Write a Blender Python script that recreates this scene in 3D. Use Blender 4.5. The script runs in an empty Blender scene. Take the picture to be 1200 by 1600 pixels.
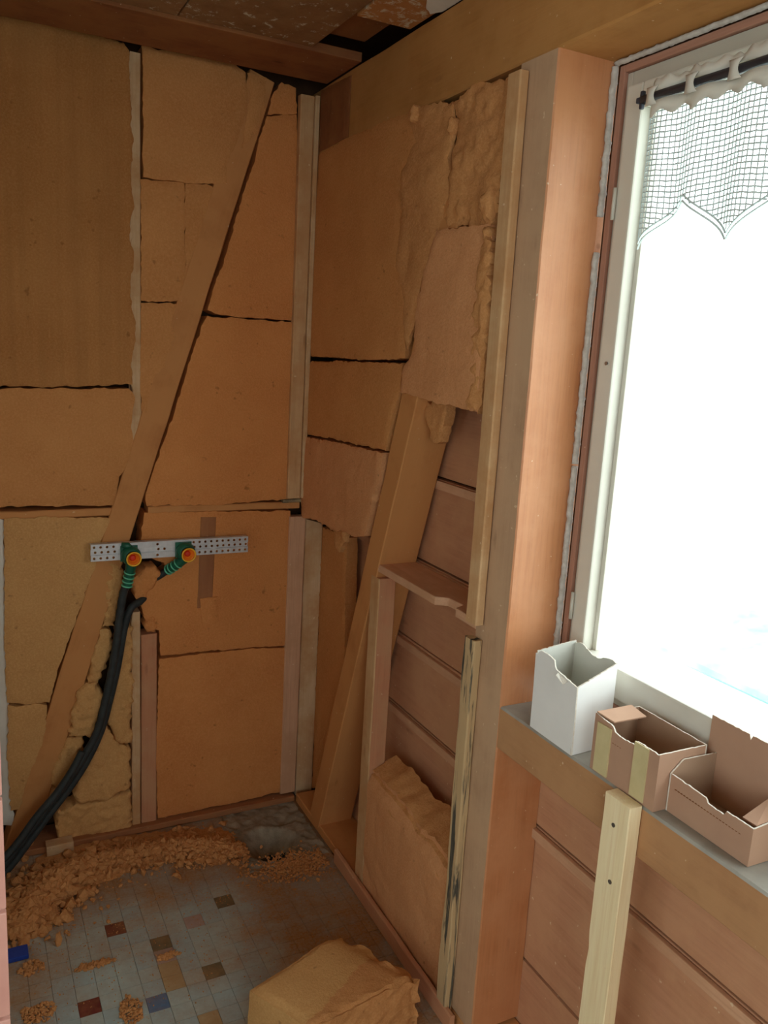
import bpy, bmesh, math, random
from mathutils import Vector, Matrix, noise
from mathutils.geometry import delaunay_2d_cdt

random.seed(7)
SC = bpy.context.scene
COL = SC.collection

# ---------------------------------------------------------------- camera
cam = bpy.data.cameras.new('camera')
cam.sensor_fit = 'VERTICAL'
cam.sensor_height = 24.0
cam.lens = 24.0 * 1300 / 1600
cam.clip_start = 0.02
camo = bpy.data.objects.new('camera', cam)
COL.objects.link(camo)
SC.camera = camo
r_, u_, b_ = [[0.891462, -0.449628, 0.055942], [0.039297, 0.199726, 0.979064], [-0.451388, -0.8706, 0.195717]]            # right, up, backward axes of the phone
camo.matrix_world = Matrix(((r_[0], u_[0], b_[0], -1.0405), (r_[1], u_[1], b_[1], -2.6136),
                            (r_[2], u_[2], b_[2], 1.65), (0, 0, 0, 1)))

# ---------------------------------------------------------------- light and exposure
SC.view_settings.view_transform = 'Standard'
SC.view_settings.look = 'None'
SC.view_settings.gamma = 1.0
SC.view_settings.use_curve_mapping = False
SC.view_settings.exposure = 0.0
SKY = 5.2
world = bpy.data.worlds.new('overcast_sky')
SC.world = world
world.use_nodes = True
world.node_tree.nodes['Background'].inputs[0].default_value = (0.90, 0.97, 1.0, 1)
world.node_tree.nodes['Background'].inputs[1].default_value = SKY
try:
    SC.cycles.max_bounces = 10
    SC.cycles.diffuse_bounces = 8
    SC.cycles.transparent_max_bounces = 16
    SC.cycles.sample_clamp_indirect = 6
except Exception:
    pass
def portal(name, loc, rot, sx, sy):
    l = bpy.data.lights.new(name, 'AREA'); l.shape = 'RECTANGLE'; l.size = sx; l.size_y = sy
    l.cycles.is_portal = True
    o = bpy.data.objects.new(name, l); COL.objects.link(o); o.location = loc; o.rotation_euler = rot
portal('window_portal', (0.30, -1.87, 1.55), (0, math.radians(90), 0), 1.3, 1.35)
portal('rear_fill_portal', (-1.45, -4.60, 1.45), (math.radians(90), 0, 0), 1.8, 1.6)  # serves the added fill window in the rear wall
portal('side_fill_portal', (-2.90, -3.0, 1.45), (0, math.radians(-90), 0), 1.5, 1.7)  # serves the added fill window in the left wall

# ---------------------------------------------------------------- materials
MAT = {}
def lin(c):
    return tuple((x / 255 / 12.92) if x / 255 <= 0.04045 else ((x / 255 + 0.055) / 1.055) ** 2.4 for x in c) + (1,)
class NT:
    def __init__(s, name):
        s.m = bpy.data.materials.new(name); s.m.use_nodes = True
        s.t = s.m.node_tree; s.n = s.t.nodes; s.b = s.n['Principled BSDF']
        MAT[name] = s.m
    def new(s, typ, **kw):
        x = s.n.new(typ)
        for k, v in kw.items():
            if k in x.inputs.keys() if isinstance(k, str) else False:
                x.inputs[k].default_value = v
            else:
                setattr(x, k, v)
        return x
    def link(s, a, b): s.t.links.new(a, b)
    def coord(s, scale=(1, 1, 1), kind='Object', rnd=True):
        tc = s.n.new('ShaderNodeTexCoord'); mp = s.n.new('ShaderNodeMapping')
        mp.inputs['Scale'].default_value = scale
        s.link(tc.outputs[kind], mp.inputs['Vector'])
        if rnd:
            oi = s.n.new('ShaderNodeObjectInfo'); mu = s.n.new('ShaderNodeMath'); mu.operation = 'MULTIPLY'
            mu.inputs[1].default_value = 37.0
            s.link(oi.outputs['Random'], mu.inputs[0]); s.link(mu.outputs[0], mp.inputs['Location'])
        return mp.outputs[0]
    def noise(s, vec, scale, detail=4, rough=0.6, dist=0.0):
        x = s.n.new('ShaderNodeTexNoise')
        x.inputs['Scale'].default_value = scale; x.inputs['Detail'].default_value = detail
        x.inputs['Roughness'].default_value = rough; x.inputs['Distortion'].default_value = dist
        s.link(vec, x.inputs['Vector']); return x.outputs['Fac']
    def ramp(s, fac, stops):
        x = s.n.new('ShaderNodeValToRGB'); e = x.color_ramp.elements
        while len(e) < len(stops): e.new(0.5)
        for i, (p, c) in enumerate(stops):
            e[i].position = p; e[i].color = c if len(c) == 4 else lin(c)
        s.link(fac, x.inputs[0]); return x.outputs[0]
    def mix(s, fac, a, b, mode='MIX'):
        x = s.n.new('ShaderNodeMix'); x.data_type = 'RGBA'; x.blend_type = mode
        for v, i in ((fac, 0), (a, 6), (b, 7)):
            if hasattr(v, 'links'): s.link(v, x.inputs[i])
            else: x.inputs[i].default_value = v
        return x.outputs[2]
    def math(s, op, a, b):
        x = s.n.new('ShaderNodeMath'); x.operation = op; x.use_clamp = True
        for v, i in ((a, 0), (b, 1)):
            if hasattr(v, 'links'): s.link(v, x.inputs[i])
            else: x.inputs[i].default_value = v
        return x.outputs[0]
    def bump(s, h, strength=0.3, dist=0.002):
        x = s.n.new('ShaderNodeBump'); x.inputs['Strength'].default_value = strength
        x.inputs['Distance'].default_value = dist
        s.link(h, x.inputs['Height']); s.link(x.outputs[0], s.b.inputs['Normal'])
    def out(s, col, rough=0.8, spec=0.3, metal=0.0):
        if hasattr(col, 'links'): s.link(col, s.b.inputs['Base Color'])
        else: s.b.inputs['Base Color'].default_value = col
        s.b.inputs['Roughness'].default_value = rough
        s.b.inputs['Specular IOR Level'].default_value = spec
        s.b.inputs['Metallic'].default_value = metal
        return s.m
W0, K0 = (1, 1, 1, 1), (0, 0, 0, 1)

def m_insul(name, a, b, c, streak=0.0):
    t = NT(name); v = t.coord()
    big = t.noise(v, 5, 3); fine = t.noise(v, 170, 3, 0.7)
    col = t.ramp(big, [(0.3, a), (0.7, b)])
    col = t.mix(t.ramp(fine, [(0.42, K0), (0.75, (0.55, 0.55, 0.55, 1))]), col, lin(c))
    if streak:
        vs = t.coord((18, 18, 0.6)); st = t.noise(vs, 1.5, 2)
        col = t.mix(t.ramp(st, [(0.35, (streak,) * 3 + (1,)), (0.6, K0)]), col, lin((150, 105, 62)))
    spot = t.noise(v, 38, 2, 0.5)
    col = t.mix(t.ramp(spot, [(0.70, K0), (0.78, (0.45, 0.45, 0.45, 1))]), col, lin((112, 66, 36)))
    t.bump(t.math('ADD', fine, t.math('MULTIPLY', t.noise(v, 45, 4, 0.7), 0.8)), 0.55, 0.004)
    t.out(col, 0.95, 0.08)
def m_wood(name, a, b, dark, dust=None, dustamt=0.5, grain=0.5, rough=0.75, spec=0.2, knots=True):
    t = NT(name); v = t.coord((14, 14, 0.9)); w = t.coord((60, 60, 2.2)); u = t.coord()
    g = t.noise(v, 2.2, 4, 0.55, 0.6); f = t.noise(w, 3.0, 3, 0.6)
    col = t.ramp(g, [(0.3, a), (0.7, b)])
    col = t.mix(t.ramp(f, [(0.45, K0), (0.8, (grain,) * 3 + (1,))]), col, lin(dark))
    if knots:
        kn = t.n.new('ShaderNodeTexVoronoi'); kn.inputs['Scale'].default_value = 1.0
        t.link(t.coord((16, 16, 4.5)), kn.inputs['Vector'])
        col = t.mix(t.ramp(kn.outputs['Distance'], [(0.06, (0.75, 0.75, 0.75, 1)), (0.13, K0)]), col, lin(dark))
    if dust:
        d = t.noise(u, 7, 5, 0.65)
        lo = 0.62 - dustamt * 0.35
        col = t.mix(t.ramp(d, [(lo - 0.12, K0), (lo + 0.12, (0.85, 0.85, 0.85, 1))]), col, lin(dust))
    sp = t.noise(u, 90, 1, 0.4)
    col = t.mix(t.ramp(sp, [(0.76, K0), (0.80, (0.7, 0.7, 0.7, 1))]), col, lin((225, 200, 165)))
    t.bump(f, 0.25, 0.0015)
    t.out(col, rough, spec)
def m_plain(name, a, b=None, rough=0.6, spec=0.3, scale=12, metal=0.0, bump=0.0, bscale=80):
    t = NT(name); v = t.coord()
    col = t.ramp(t.noise(v, scale, 4), [(0.3, a), (0.7, b or a)])
    if bump: t.bump(t.noise(v, bscale, 4, 0.65), bump, 0.002)
    t.out(col, rough, spec, metal)

m_insul('insulation_tan', (198, 148, 92), (210, 162, 104), (228, 182, 124))
m_insul('insulation_mid', (194, 132, 78), (206, 145, 88), (222, 164, 108))
m_insul('insulation_tan_grooved', (176, 120, 68), (190, 134, 80), (208, 154, 98), 0.3)
m_insul('insulation_orange', (202, 130, 74), (214, 144, 84), (228, 160, 102))
m_insul('insulation_rose', (204, 142, 94), (214, 154, 106), (228, 172, 124), 0.08)
m_insul('insulation_torn', (186, 128, 78), (202, 144, 90), (222, 168, 114))
m_wood('wood_dusty_orange', (182, 120, 70), (196, 134, 80), (144, 92, 52), (204, 144, 88), 0.7, 0.3)
m_wood('wood_beam', (168, 116, 62), (182, 130, 72), (126, 80, 42), (186, 134, 78), 0.5, 0.3)
m_wood('wood_dark', (124, 74, 44), (142, 88, 54), (84, 50, 30), (150, 98, 58), 0.4, 0.35)
m_wood('wood_post', (176, 140, 108), (192, 156, 124), (132, 98, 72), (196, 160, 126), 0.5, 0.3)
m_wood('wood_strip_brown', (150, 98, 66), (164, 112, 76), (112, 70, 46), (168, 112, 70), 0.4, 0.3)
m_wood('wood_batten', (200, 160, 116), (214, 176, 132), (160, 112, 72), (190, 140, 92), 0.3, 0.3)
m_wood('wood_pale', (206, 172, 132), (218, 188, 150), (168, 126, 88), (190, 142, 94), 0.3, 0.3)
m_wood('wood_pinkish', (190, 128, 94), (202, 142, 106), (150, 92, 64), (198, 150, 112), 0.3, 0.3)
m_wood('wood_fresh_pine', (242, 220, 174), (250, 232, 192), (216, 172, 114), None, 0, 0.4, 0.6, 0.3)
m_wood('wood_weathered', (92, 84, 72), (120, 108, 88), (44, 42, 40), (196, 168, 124), 0.25, 0.8, 0.9, 0.1)
t = NT('wood_weathered_split')
a_ = t.noise(t.coord((30, 30, 1.6)), 2.0, 5, 0.65, 0.5)
dk = t.ramp(t.noise(t.coord((70, 70, 3)), 3, 4), [(0.3, (62, 60, 56)), (0.7, (104, 98, 84))])
t.bump(a_, 0.6, 0.003)
t.out(t.mix(t.ramp(a_, [(0.40, K0), (0.47, W0)]), dk, lin((196, 166, 124))), 0.9, 0.1)
m_wood('wood_orange_face', (186, 118, 72), (200, 136, 90), (140, 84, 50), (202, 140, 96), 0.3, 0.3, 0.45, 0.5)
m_wood('wood_sheathing', (188, 134, 100), (200, 148, 114), (148, 100, 72), (204, 154, 116), 0.35, 0.3)
m_wood('wood_lath', (208, 160, 126), (218, 172, 138), (150, 102, 76), (196, 150, 114), 0.3, 0.3)
m_wood('wood_rail', (168, 122, 84), (182, 136, 94), (124, 84, 56), (186, 140, 98), 0.5, 0.3)
m_wood('wood_casing', (164, 118, 98), (178, 132, 110), (124, 82, 66), None, 0, 0.3)
m_plain('sill_grey', (150, 146, 136), (172, 166, 154), 0.7, 0.3, 14)
m_plain('cavity_dark', (70, 48, 34), (96, 66, 44), 0.95, 0.05, 6)
m_plain('white_paint', (206, 200, 186), (216, 212, 200), 0.45, 0.4, 3)
m_plain('white_paint_shaded', (180, 174, 160), (196, 190, 176), 0.5, 0.4, 3)  # greyer copy of the white paint, with the fixed frame's shade in its colour
m_plain('foam_bead', (206, 200, 192), (176, 168, 158), 0.95, 0.05, 60, 0, 0.8, 120)
m_plain('white_card', (228, 226, 222), (236, 234, 230), 0.75, 0.2, 8)
m_plain('white_card_inside', (196, 194, 184), (206, 204, 194), 0.85, 0.1, 8)
m_plain('torn_paper', (232, 226, 214), (210, 196, 176), 0.95, 0.05, 90, 0, 0.6, 200)
m_plain('brown_card', (178, 140, 116), (186, 148, 122), 0.8, 0.15, 10)
m_plain('brown_card_inside', (162, 132, 108), (170, 138, 114), 0.85, 0.1, 10)
m_plain('masking_tape', (200, 184, 136), (210, 194, 148), 0.6, 0.3, 30, 0, 0.2, 60)
m_plain('galvanised', (196, 198, 200), (216, 218, 220), 0.42, 0.5, 40, 0.45)
m_plain('green_plastic', (10, 84, 62), (16, 100, 74), 0.4, 0.5, 10)
m_plain('green_band', (90, 190, 150), (110, 200, 165), 0.45, 0.5, 10)
m_plain('orange_plug', (236, 120, 28), (240, 134, 34), 0.45, 0.4, 10)
m_plain('yellow_plug', (246, 186, 50), (248, 196, 60), 0.45, 0.4, 10)
m_plain('red_plug', (200, 46, 26), (210, 60, 30), 0.5, 0.4, 10)
m_plain('black_rubber', (34, 40, 42), (52, 58, 58), 0.6, 0.4, 30, 0, 0.3, 200)
m_plain('iron_rod', (44, 46, 56), (60, 62, 72), 0.5, 0.5, 20)
m_plain('blue_plastic', (30, 60, 150), (36, 70, 165), 0.4, 0.5, 10)
m_plain('concrete', (128, 118, 102), (168, 156, 136), 0.95, 0.1, 22, 0, 0.9, 90)
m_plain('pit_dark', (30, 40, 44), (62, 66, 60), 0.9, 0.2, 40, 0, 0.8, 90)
m_plain('plaster', (206, 200, 188), (226, 222, 212), 0.9, 0.1, 8, 0, 0.2, 60)
m_plain('white_wall', (222, 214, 202), (230, 222, 210), 0.9, 0.1, 3)
m_plain('pink_tile', (206, 148, 134), (220, 166, 150), 0.35, 0.5, 9)
m_plain('grout', (206, 202, 194), (178, 172, 164), 0.95, 0.1, 60, 0, 0.5, 120)
m_plain('house_wall', (236, 236, 232), (240, 240, 236), 0.9, 0.1, 1)
m_plain('slate_roof', (122, 186, 188), (168, 212, 212), 0.9, 0.1, 3)
m_plain('lawn', (210, 214, 206), (222, 224, 216), 0.95, 0.05, 2)
m_plain('steel', (120, 112, 104), (150, 140, 130), 0.4, 0.5, 30, 0.8)

# lace: a little light comes through the thread
t = NT('lace'); t.out(lin((226, 220, 208)), 0.9, 0.05)
tr = t.n.new('ShaderNodeBsdfTranslucent'); tr.inputs[0].default_value = lin((226, 220, 208))
mx = t.n.new('ShaderNodeMixShader'); mx.inputs[0].default_value = 0.15
t.link(t.b.outputs[0], mx.inputs[1]); t.link(tr.outputs[0], mx.inputs[2])
t.link(mx.outputs[0], t.n['Material Output'].inputs['Surface'])
t = NT('lace_thread'); t.out(lin((206, 216, 214)), 0.9, 0.05)
# window glass
t = NT('window_glass')
tr = t.n.new('ShaderNodeBsdfTransparent'); tr.inputs[0].default_value = (0.95, 0.98, 0.97, 1)
gl = t.n.new('ShaderNodeBsdfGlossy'); gl.inputs['Roughness'].default_value = 0.02
fr = t.n.new('ShaderNodeLayerWeight'); fr.inputs['Blend'].default_value = 0.5
pw = t.n.new('ShaderNodeMath'); pw.operation = 'POWER'; pw.inputs[1].default_value = 5.0
t.link(fr.outputs['Facing'], pw.inputs[0])
mx = t.n.new('ShaderNodeMixShader')
t.link(t.math('ADD', t.math('MULTIPLY', pw.outputs[0], 0.8), 0.04), mx.inputs[0]); t.link(tr.outputs[0], mx.inputs[1]); t.link(gl.outputs[0], mx.inputs[2])
t.link(mx.outputs[0], t.n['Material Output'].inputs['Surface'])
# old ceiling board with flaking distemper
def m_ceiling(name, a, b, amt):
    t = NT(name); v = t.coord((1, 1, 1)); s = t.coord((2.2, 9, 9))
    f = t.noise(s, 3.2, 6, 0.75, 0.4); g = t.noise(v, 14, 4, 0.7)
    col = t.ramp(g, [(0.3, a), (0.7, b)])
    col = t.mix(t.ramp(f, [(amt, K0), (amt + 0.07, (0.9, 0.9, 0.9, 1))]), col, lin((206, 196, 168)))
    t.bump(f, 0.4, 0.002); t.out(col, 0.9, 0.1)
m_ceiling('ceiling_board_old', (130, 92, 60), (150, 110, 74), 0.575)
m_ceiling('ceiling_board_peeling', (168, 112, 66), (184, 130, 80), 0.52)
# mosaic tiles, with the fibre dust that lies thick towards both walls
def m_mosaic(name, a, b):
    t = NT(name); v = t.coord(rnd=True)
    g = t.n.new('ShaderNodeNewGeometry')
    sx = t.n.new('ShaderNodeSeparateXYZ'); t.link(g.outputs['Position'], sx.inputs[0])
    col = t.ramp(t.noise(v, 40, 4), [(0.3, a), (0.7, b)])
    d = t.noise(g.outputs['Position'], 4.5, 6, 0.72)
    def grad(o, lo, hi):
        m = t.n.new('ShaderNodeMapRange'); m.inputs[1].default_value = lo; m.inputs[2].default_value = hi
        t.link(o, m.inputs[0]); return m.outputs[0]
    amt = t.math('MAXIMUM', grad(sx.outputs['X'], -0.52, -0.22), grad(sx.outputs['Y'], -0.50, -0.33))
    amt = t.math('MAXIMUM', amt, t.math('MULTIPLY', grad(sx.outputs['X'], -0.80, -0.98), 0.7))
    fac = t.math('ADD', t.math('MULTIPLY', amt, 0.62), t.ramp(d, [(0.40, (0.04, 0.04, 0.04, 1)), (0.64, (0.6, 0.6, 0.6, 1))]))
    sp = t.noise(g.outputs['Position'], 130, 3, 0.7)
    fac = t.math('MULTIPLY', fac, t.ramp(sp, [(0.3, (0.75, 0.75, 0.75, 1)), (0.6, W0)]))
    dust = t.ramp(t.noise(g.outputs['Position'], 9, 3), [(0.3, (150, 104, 62)), (0.7, (166, 120, 74))])
    t.out(t.mix(fac, col, dust), 0.75, 0.25)
m_mosaic('mosaic_grey', (172, 184, 178), (184, 196, 188))
m_mosaic('mosaic_blue_grey', (164, 184, 184), (176, 194, 192))
m_mosaic('mosaic_oxblood', (96, 28, 32), (120, 44, 44))
m_mosaic('mosaic_olive', (70, 76, 60), (100, 104, 84))
m_mosaic('mosaic_blue', (70, 104, 140), (96, 128, 160))
m_mosaic('mosaic_ochre', (178, 152, 112), (190, 164, 124))
m_mosaic('mosaic_pink', (170, 148, 140), (184, 160, 150))
m_mosaic('mortar', (150, 152, 142), (160, 160, 148))

# ---------------------------------------------------------------- object helpers
def props(o, label=None, cat=None, group=None, kind=None):
    if label: o['label'] = label
    if cat: o['category'] = cat
    if group: o['group'] = group
    if kind: o['kind'] = kind
    return o
def link(name, me, mat, parent=None, mw=None, smooth=False):
    o = bpy.data.objects.new(name, me); COL.objects.link(o)
    if isinstance(mat, str): mat = [mat]
    for x in (mat or []): me.materials.append(MAT[x])
    if mw is not None: o.matrix_world = mw
    if parent: 
        o.parent = parent
        o.matrix_parent_inverse = parent.matrix_basis.inverted() if mw is None else parent.matrix_basis.inverted()
    if smooth:
        for p in me.polygons: p.use_smooth = True
    return o
def bm_obj(name, bm, mat, parent=None, mw=None, smooth=False):
    bmesh.ops.recalc_face_normals(bm, faces=bm.faces)
    me = bpy.data.meshes.new(name); bm.to_mesh(me); bm.free()
    return link(name, me, mat, parent, mw, smooth)
def empty(name, loc, label, cat, group=None):
    o = bpy.data.objects.new(name, None); COL.objects.link(o); o.location = loc
    o.empty_display_size = 0.05
    return props(o, label, cat, group)
def box_bm(x0, x1, y0, y1, z0, z1, bev=0.0, bm=None):
    own = bm is None
    bm = bm or bmesh.new()
    r = bmesh.ops.create_cube(bm, size=1.0)
    for v in r['verts']:
        v.co = Vector(((x0 + x1) / 2 + v.co.x * (x1 - x0), (y0 + y1) / 2 + v.co.y * (y1 - y0), (z0 + z1) / 2 + v.co.z * (z1 - z0)))
    if bev:
        es = list({e for v in r['verts'] for e in v.link_edges})
        bmesh.ops.bevel(bm, geom=es, offset=bev, segments=2, affect='EDGES', profile=0.6)
    return bm
def box(name, mat, b, parent=None, bev=0.002, kind=None):
    """axis aligned board; its own origin in the middle, so that the grain follows the long side"""
    c = Vector(((b[0] + b[1]) / 2, (b[2] + b[3]) / 2, (b[4] + b[5]) / 2))
    s = [abs(b[1] - b[0]), abs(b[3] - b[2]), abs(b[5] - b[4])]
    L = max(range(3), key=lambda i: s[i])
    if L == 0: rot = Matrix(((0, 0, 1), (1, 0, 0), (0, 1, 0))); d = (s[1], s[2], s[0])
    elif L == 1: rot = Matrix(((0, 1, 0), (0, 0, 1), (1, 0, 0))); d = (s[2], s[0], s[1])
    else: rot = Matrix.Identity(3); d = (s[0], s[1], s[2])
    bm = box_bm(-d[0] / 2, d[0] / 2, -d[1] / 2, d[1] / 2, -d[2] / 2, d[2] / 2, min(bev, min(d) * 0.3))
    o = bm_obj(name, bm, mat, parent, Matrix.Translation(c) @ rot.to_4x4())
    if kind: o['kind'] = kind
    return o
def timber(name, mat, a, b, wdir, ddir, w, d, jit=0.0008, chip=0.0, cham=0.003, parent=None, cut0=None, cut1=None, seed=0, bow=0.0):
    """sawn timber: a, b = centre line of its visible face; w wide along wdir, d deep along ddir"""
    a, b = Vector(a), Vector(b); ax = (b - a).normalized()
    dd = Vector(ddir).normalized(); dd = (dd - ax * dd.dot(ax)).normalized()
    ww = dd.cross(ax).normalized()
    if ww.dot(Vector(wdir)) < 0: flip = -1
    else: flip = 1
    mid = (a + b) / 2; L = (b - a).length
    mw = Matrix.Translation(mid) @ Matrix((ww, dd, ax)).transposed().to_4x4()
    n = max(6, int(L / 0.035)); bm = bmesh.new(); rings = []
    c = cham
    sec = [(-w / 2 + c, 0), (w / 2 - c, 0), (w / 2, c), (w / 2, d - c), (w / 2 - c, d), (-w / 2 + c, d), (-w / 2, d - c), (-w / 2, c)]
    for i in range(n + 1):
        z = -L / 2 + L * i / n; ring = []
        off = bow * math.sin(math.pi * i / n)
        for k, (x, y) in enumerate(sec):
            q = noise.noise_vector(Vector((x * 40 + seed, y * 40, z * 9)))
            j = jit * (1 + 2 * abs(noise.noise(Vector((seed + k, z * 3, 0)))))
            xx = x + q.x * j; yy = y + q.y * j
            if chip and k in (7, 0, 6):
                h = noise.noise(Vector((seed * 3.1 + k * 0.2, z * 38, 2.0)))
                h += 0.6 * noise.noise(Vector((seed, z * 110, 7.0)))
                if h > 0.12: xx += chip * min(1, (h - 0.12) * 3); 
            zz = z
            if i == 0 and cut0: zz += cut0 * (x / w) 
            if i == n and cut1: zz += cut1 * (x / w)
            ring.append(bm.verts.new((xx * 1 + off, yy, zz)))
        rings.append(ring)
    for i in range(n):
        for k in range(8):
            bm.faces.new((rings[i][k], rings[i][(k + 1) % 8], rings[i + 1][(k + 1) % 8], rings[i + 1][k]))
    bm.faces.new(rings[0][::-1]); bm.faces.new(rings[-1])
    return bm_obj(name, bm, mat, parent, mw)

def in_poly(p, poly):
    x, y = p; c = False; j = len(poly) - 1
    for i in range(len(poly)):
        xi, yi = poly[i]; xj, yj = poly[j]
        if (yi > y) != (yj > y) and x < (xj - xi) * (y - yi) / (yj - yi) + xi: c = not c
        j = i
    return c
def edge_dist(p, poly):
    best = 9; px, py = p
    for i in range(len(poly)):
        ax, ay = poly[i - 1]; bx, by = poly[i]
        dx, dy = bx - ax, by - ay; l = dx * dx + dy * dy
        t = 0 if l == 0 else max(0, min(1, ((px - ax) * dx + (py - ay) * dy) / l))
        d = math.hypot(px - ax - t * dx, py - ay - t * dy)
        if d < best: best = d
    return best
PL = {  # plane: in-plane u, v -> world, outward normal direction of the room side
    'B': lambda u, v, h: Vector((u, -h, v)),      # back wall, h = how far it stands out into the room
    'R': lambda u, v, h: Vector((-h, u, v)),      # right wall
    'F': lambda u, v, h: Vector((u, v, h)),       # floor
}
def slab(name, mat, poly, plane='B', front=0.0, depth=0.09, step=0.014, ragged=0.003, lump=0.002, rnd=0.008, hf=None, parent=None, seed=0, tilt=None):
    """a torn or sawn slab of fibre board: ragged outline, softly rounded edge, uneven face"""
    if sum(poly[i - 1][0] * poly[i][1] - poly[i][0] * poly[i - 1][1] for i in range(len(poly))) < 0: poly = poly[::-1]
    out = []
    for i in range(len(poly)):
        a = Vector(poly[i - 1]); b = Vector(poly[i]); L = (b - a).length; n = max(1, int(L / (step * 0.75)))
        nrm = Vector((b - a).orthogonal()).normalized() if L else Vector((0, 0))
        for k in range(n):
            p = a.lerp(b, k / n)
            q = noise.noise(Vector((p.x * 70 + seed, p.y * 70, seed * 1.7))) + 0.7 * noise.noise(Vector((p.x * 19, p.y * 19 + seed, 3)))
            p = p + nrm * q * ragged * 1.6
            out.append((p.x, p.y))
    us = [p[0] for p in out]; vs = [p[1] for p in out]
    pts = [Vector(p) for p in out]; m = len(out)
    u = min(us) + step / 2; row = 0
    while u < max(us):
        v = min(vs) + step / 2 + (step / 2 if row % 2 else 0)
        while v < max(vs):
            p = (u + random.uniform(-.15, .15) * step, v + random.uniform(-.15, .15) * step)
            if in_poly(p, out) and edge_dist(p, out) > step * 0.4: pts.append(Vector(p))
            v += step
        u += step; row += 1
    vv, ee, ff, ov, oe, of = delaunay_2d_cdt(pts, [(i, (i + 1) % m) for i in range(m)], [], 1, 1e-6)
    bm = bmesh.new(); f = PL[plane]; verts = []
    cu, cv = sum(us) / m, sum(vs) / m
    for i, p in enumerate(vv):
        dist = edge_dist((p.x, p.y), out)
        roll = (1 - min(1, dist / rnd)) ** 2 * rnd * 0.8 if rnd else 0
        h = front - roll + lump * (noise.noise(Vector((p.x * 9 + seed, p.y * 9, 1))) + 0.8 * noise.noise(Vector((p.x * 45 + seed, p.y * 45, 5))) * min(1, lump * 300))
        if tilt: h += tilt[0] * (p.x - cu) + tilt[1] * (p.y - cv)
        if hf: h += hf(p.x, p.y, dist)
        verts.append(bm.verts.new(f(p.x, p.y, h)))
    for t_ in ff:
        if len(t_) == 3:
            c = ((vv[t_[0]].x + vv[t_[1]].x + vv[t_[2]].x) / 3, (vv[t_[0]].y + vv[t_[1]].y + vv[t_[2]].y) / 3)
            if in_poly(c, out): bm.faces.new([verts[i] for i in t_])
    bm.edges.ensure_lookup_table()
    be = [e for e in bm.edges if e.is_boundary]
    for vtx in [v for v in bm.verts if not v.link_faces]: bm.verts.remove(vtx)
    back = {}
    def bk(v):
        if v not in back:
            co = v.co.copy(); n_ = f(0, 0, 1) - f(0, 0, 0)
            hh = (co - f(0, 0, 0)).dot(n_)
            back[v] = bm.verts.new(co - n_ * (hh - front + depth))
        return back[v]
    sides = []
    nmid = 1
    for e in be:
        a, b = e.verts; bm.faces.new((a, b, bk(b), bk(a)))
    lb = [e for e in bm.edges if e.is_boundary]
    try: bmesh.ops.contextual_create(bm, geom=lb)
    except Exception: pass
    # origin at the slab's own centre
    cen = f(cu, cv, front - depth / 2)
    for v in bm.verts: v.co -= cen
    o = bm_obj(name, bm, mat, parent, Matrix.Translation(cen), smooth=True)
    try:
        o.data.set_sharp_from_angle(angle=math.radians(50))
    except Exception: pass
    return o
def tube(name, mat, pts, rad, seg=10, parent=None, caps=True, smooth=True, bm=None, ret=False):
    pts = [Vector(p) for p in pts]; bm = bm or bmesh.new(); rings = []
    n = len(pts); ref = None
    for i, p in enumerate(pts):
        d = (pts[min(n - 1, i + 1)] - pts[max(0, i - 1)]).normalized()
        if ref is None: ref = d.orthogonal().normalized()
        ref = (ref - d * ref.dot(d)).normalized(); bi = d.cross(ref)
        r = rad[i] if isinstance(rad, (list, tuple)) else rad
        rings.append([bm.verts.new(p + (ref * math.cos(2 * math.pi * k / seg) + bi * math.sin(2 * math.pi * k / seg)) * r) for k in range(seg)])
    for i in range(n - 1):
        for k in range(seg): bm.faces.new((rings[i][k], rings[i][(k + 1) % seg], rings[i + 1][(k + 1) % seg], rings[i + 1][k]))
    if caps: bm.faces.new(rings[0][::-1]); bm.faces.new(rings[-1])
    if ret: return bm
    return bm_obj(name, bm, mat, parent, smooth=smooth)
def spline(pts, per=8):
    P = [Vector(p) for p in pts]; out = []
    for i in range(len(P) - 1):
        p0, p1, p2, p3 = P[max(0, i - 1)], P[i], P[i + 1], P[min(len(P) - 1, i + 2)]
        for k in range(per):
            t = k / per
            out.append(0.5 * ((2 * p1) + (p2 - p0) * t + (2 * p0 - 5 * p1 + 4 * p2 - p3) * t * t + (3 * p1 - p0 - 3 * p2 + p3) * t ** 3))
    out.append(P[-1]); return out
def crumbs(name, mat, centres, parent=None, label=None, seed=1):
    """loose fibre crumbs; centres = (point, size)"""
    rr = random.Random(seed); bm = bmesh.new()
    base = bmesh.new(); bmesh.ops.create_icosphere(base, subdivisions=1, radius=1.0)
    bv = [v.co.copy() for v in base.verts]; bf = [[v.index for v in f.verts] for f in base.faces]; base.free()
    for p, s in centres:
        sx, sy, sz = s * rr.uniform(.5, 1.3), s * rr.uniform(.5, 1.3), s * rr.uniform(.35, .9)
        rot = Matrix.Rotation(rr.uniform(0, 6.28), 3, Vector((rr.random() - .5, rr.random() - .5, rr.random() + .01)).normalized())
        vs = []
        for c in bv:
            k = rr.uniform(.6, 1.3)
            vs.append(bm.verts.new(Vector(p) + rot @ Vector((c.x * sx * k, c.y * sy * k, c.z * sz * k))))
        for f in bf: bm.faces.new([vs[i] for i in f])
    o = bm_obj(name, bm, mat, parent)
    o['kind'] = 'stuff'
    if label: o['label'] = label
    return o
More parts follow.
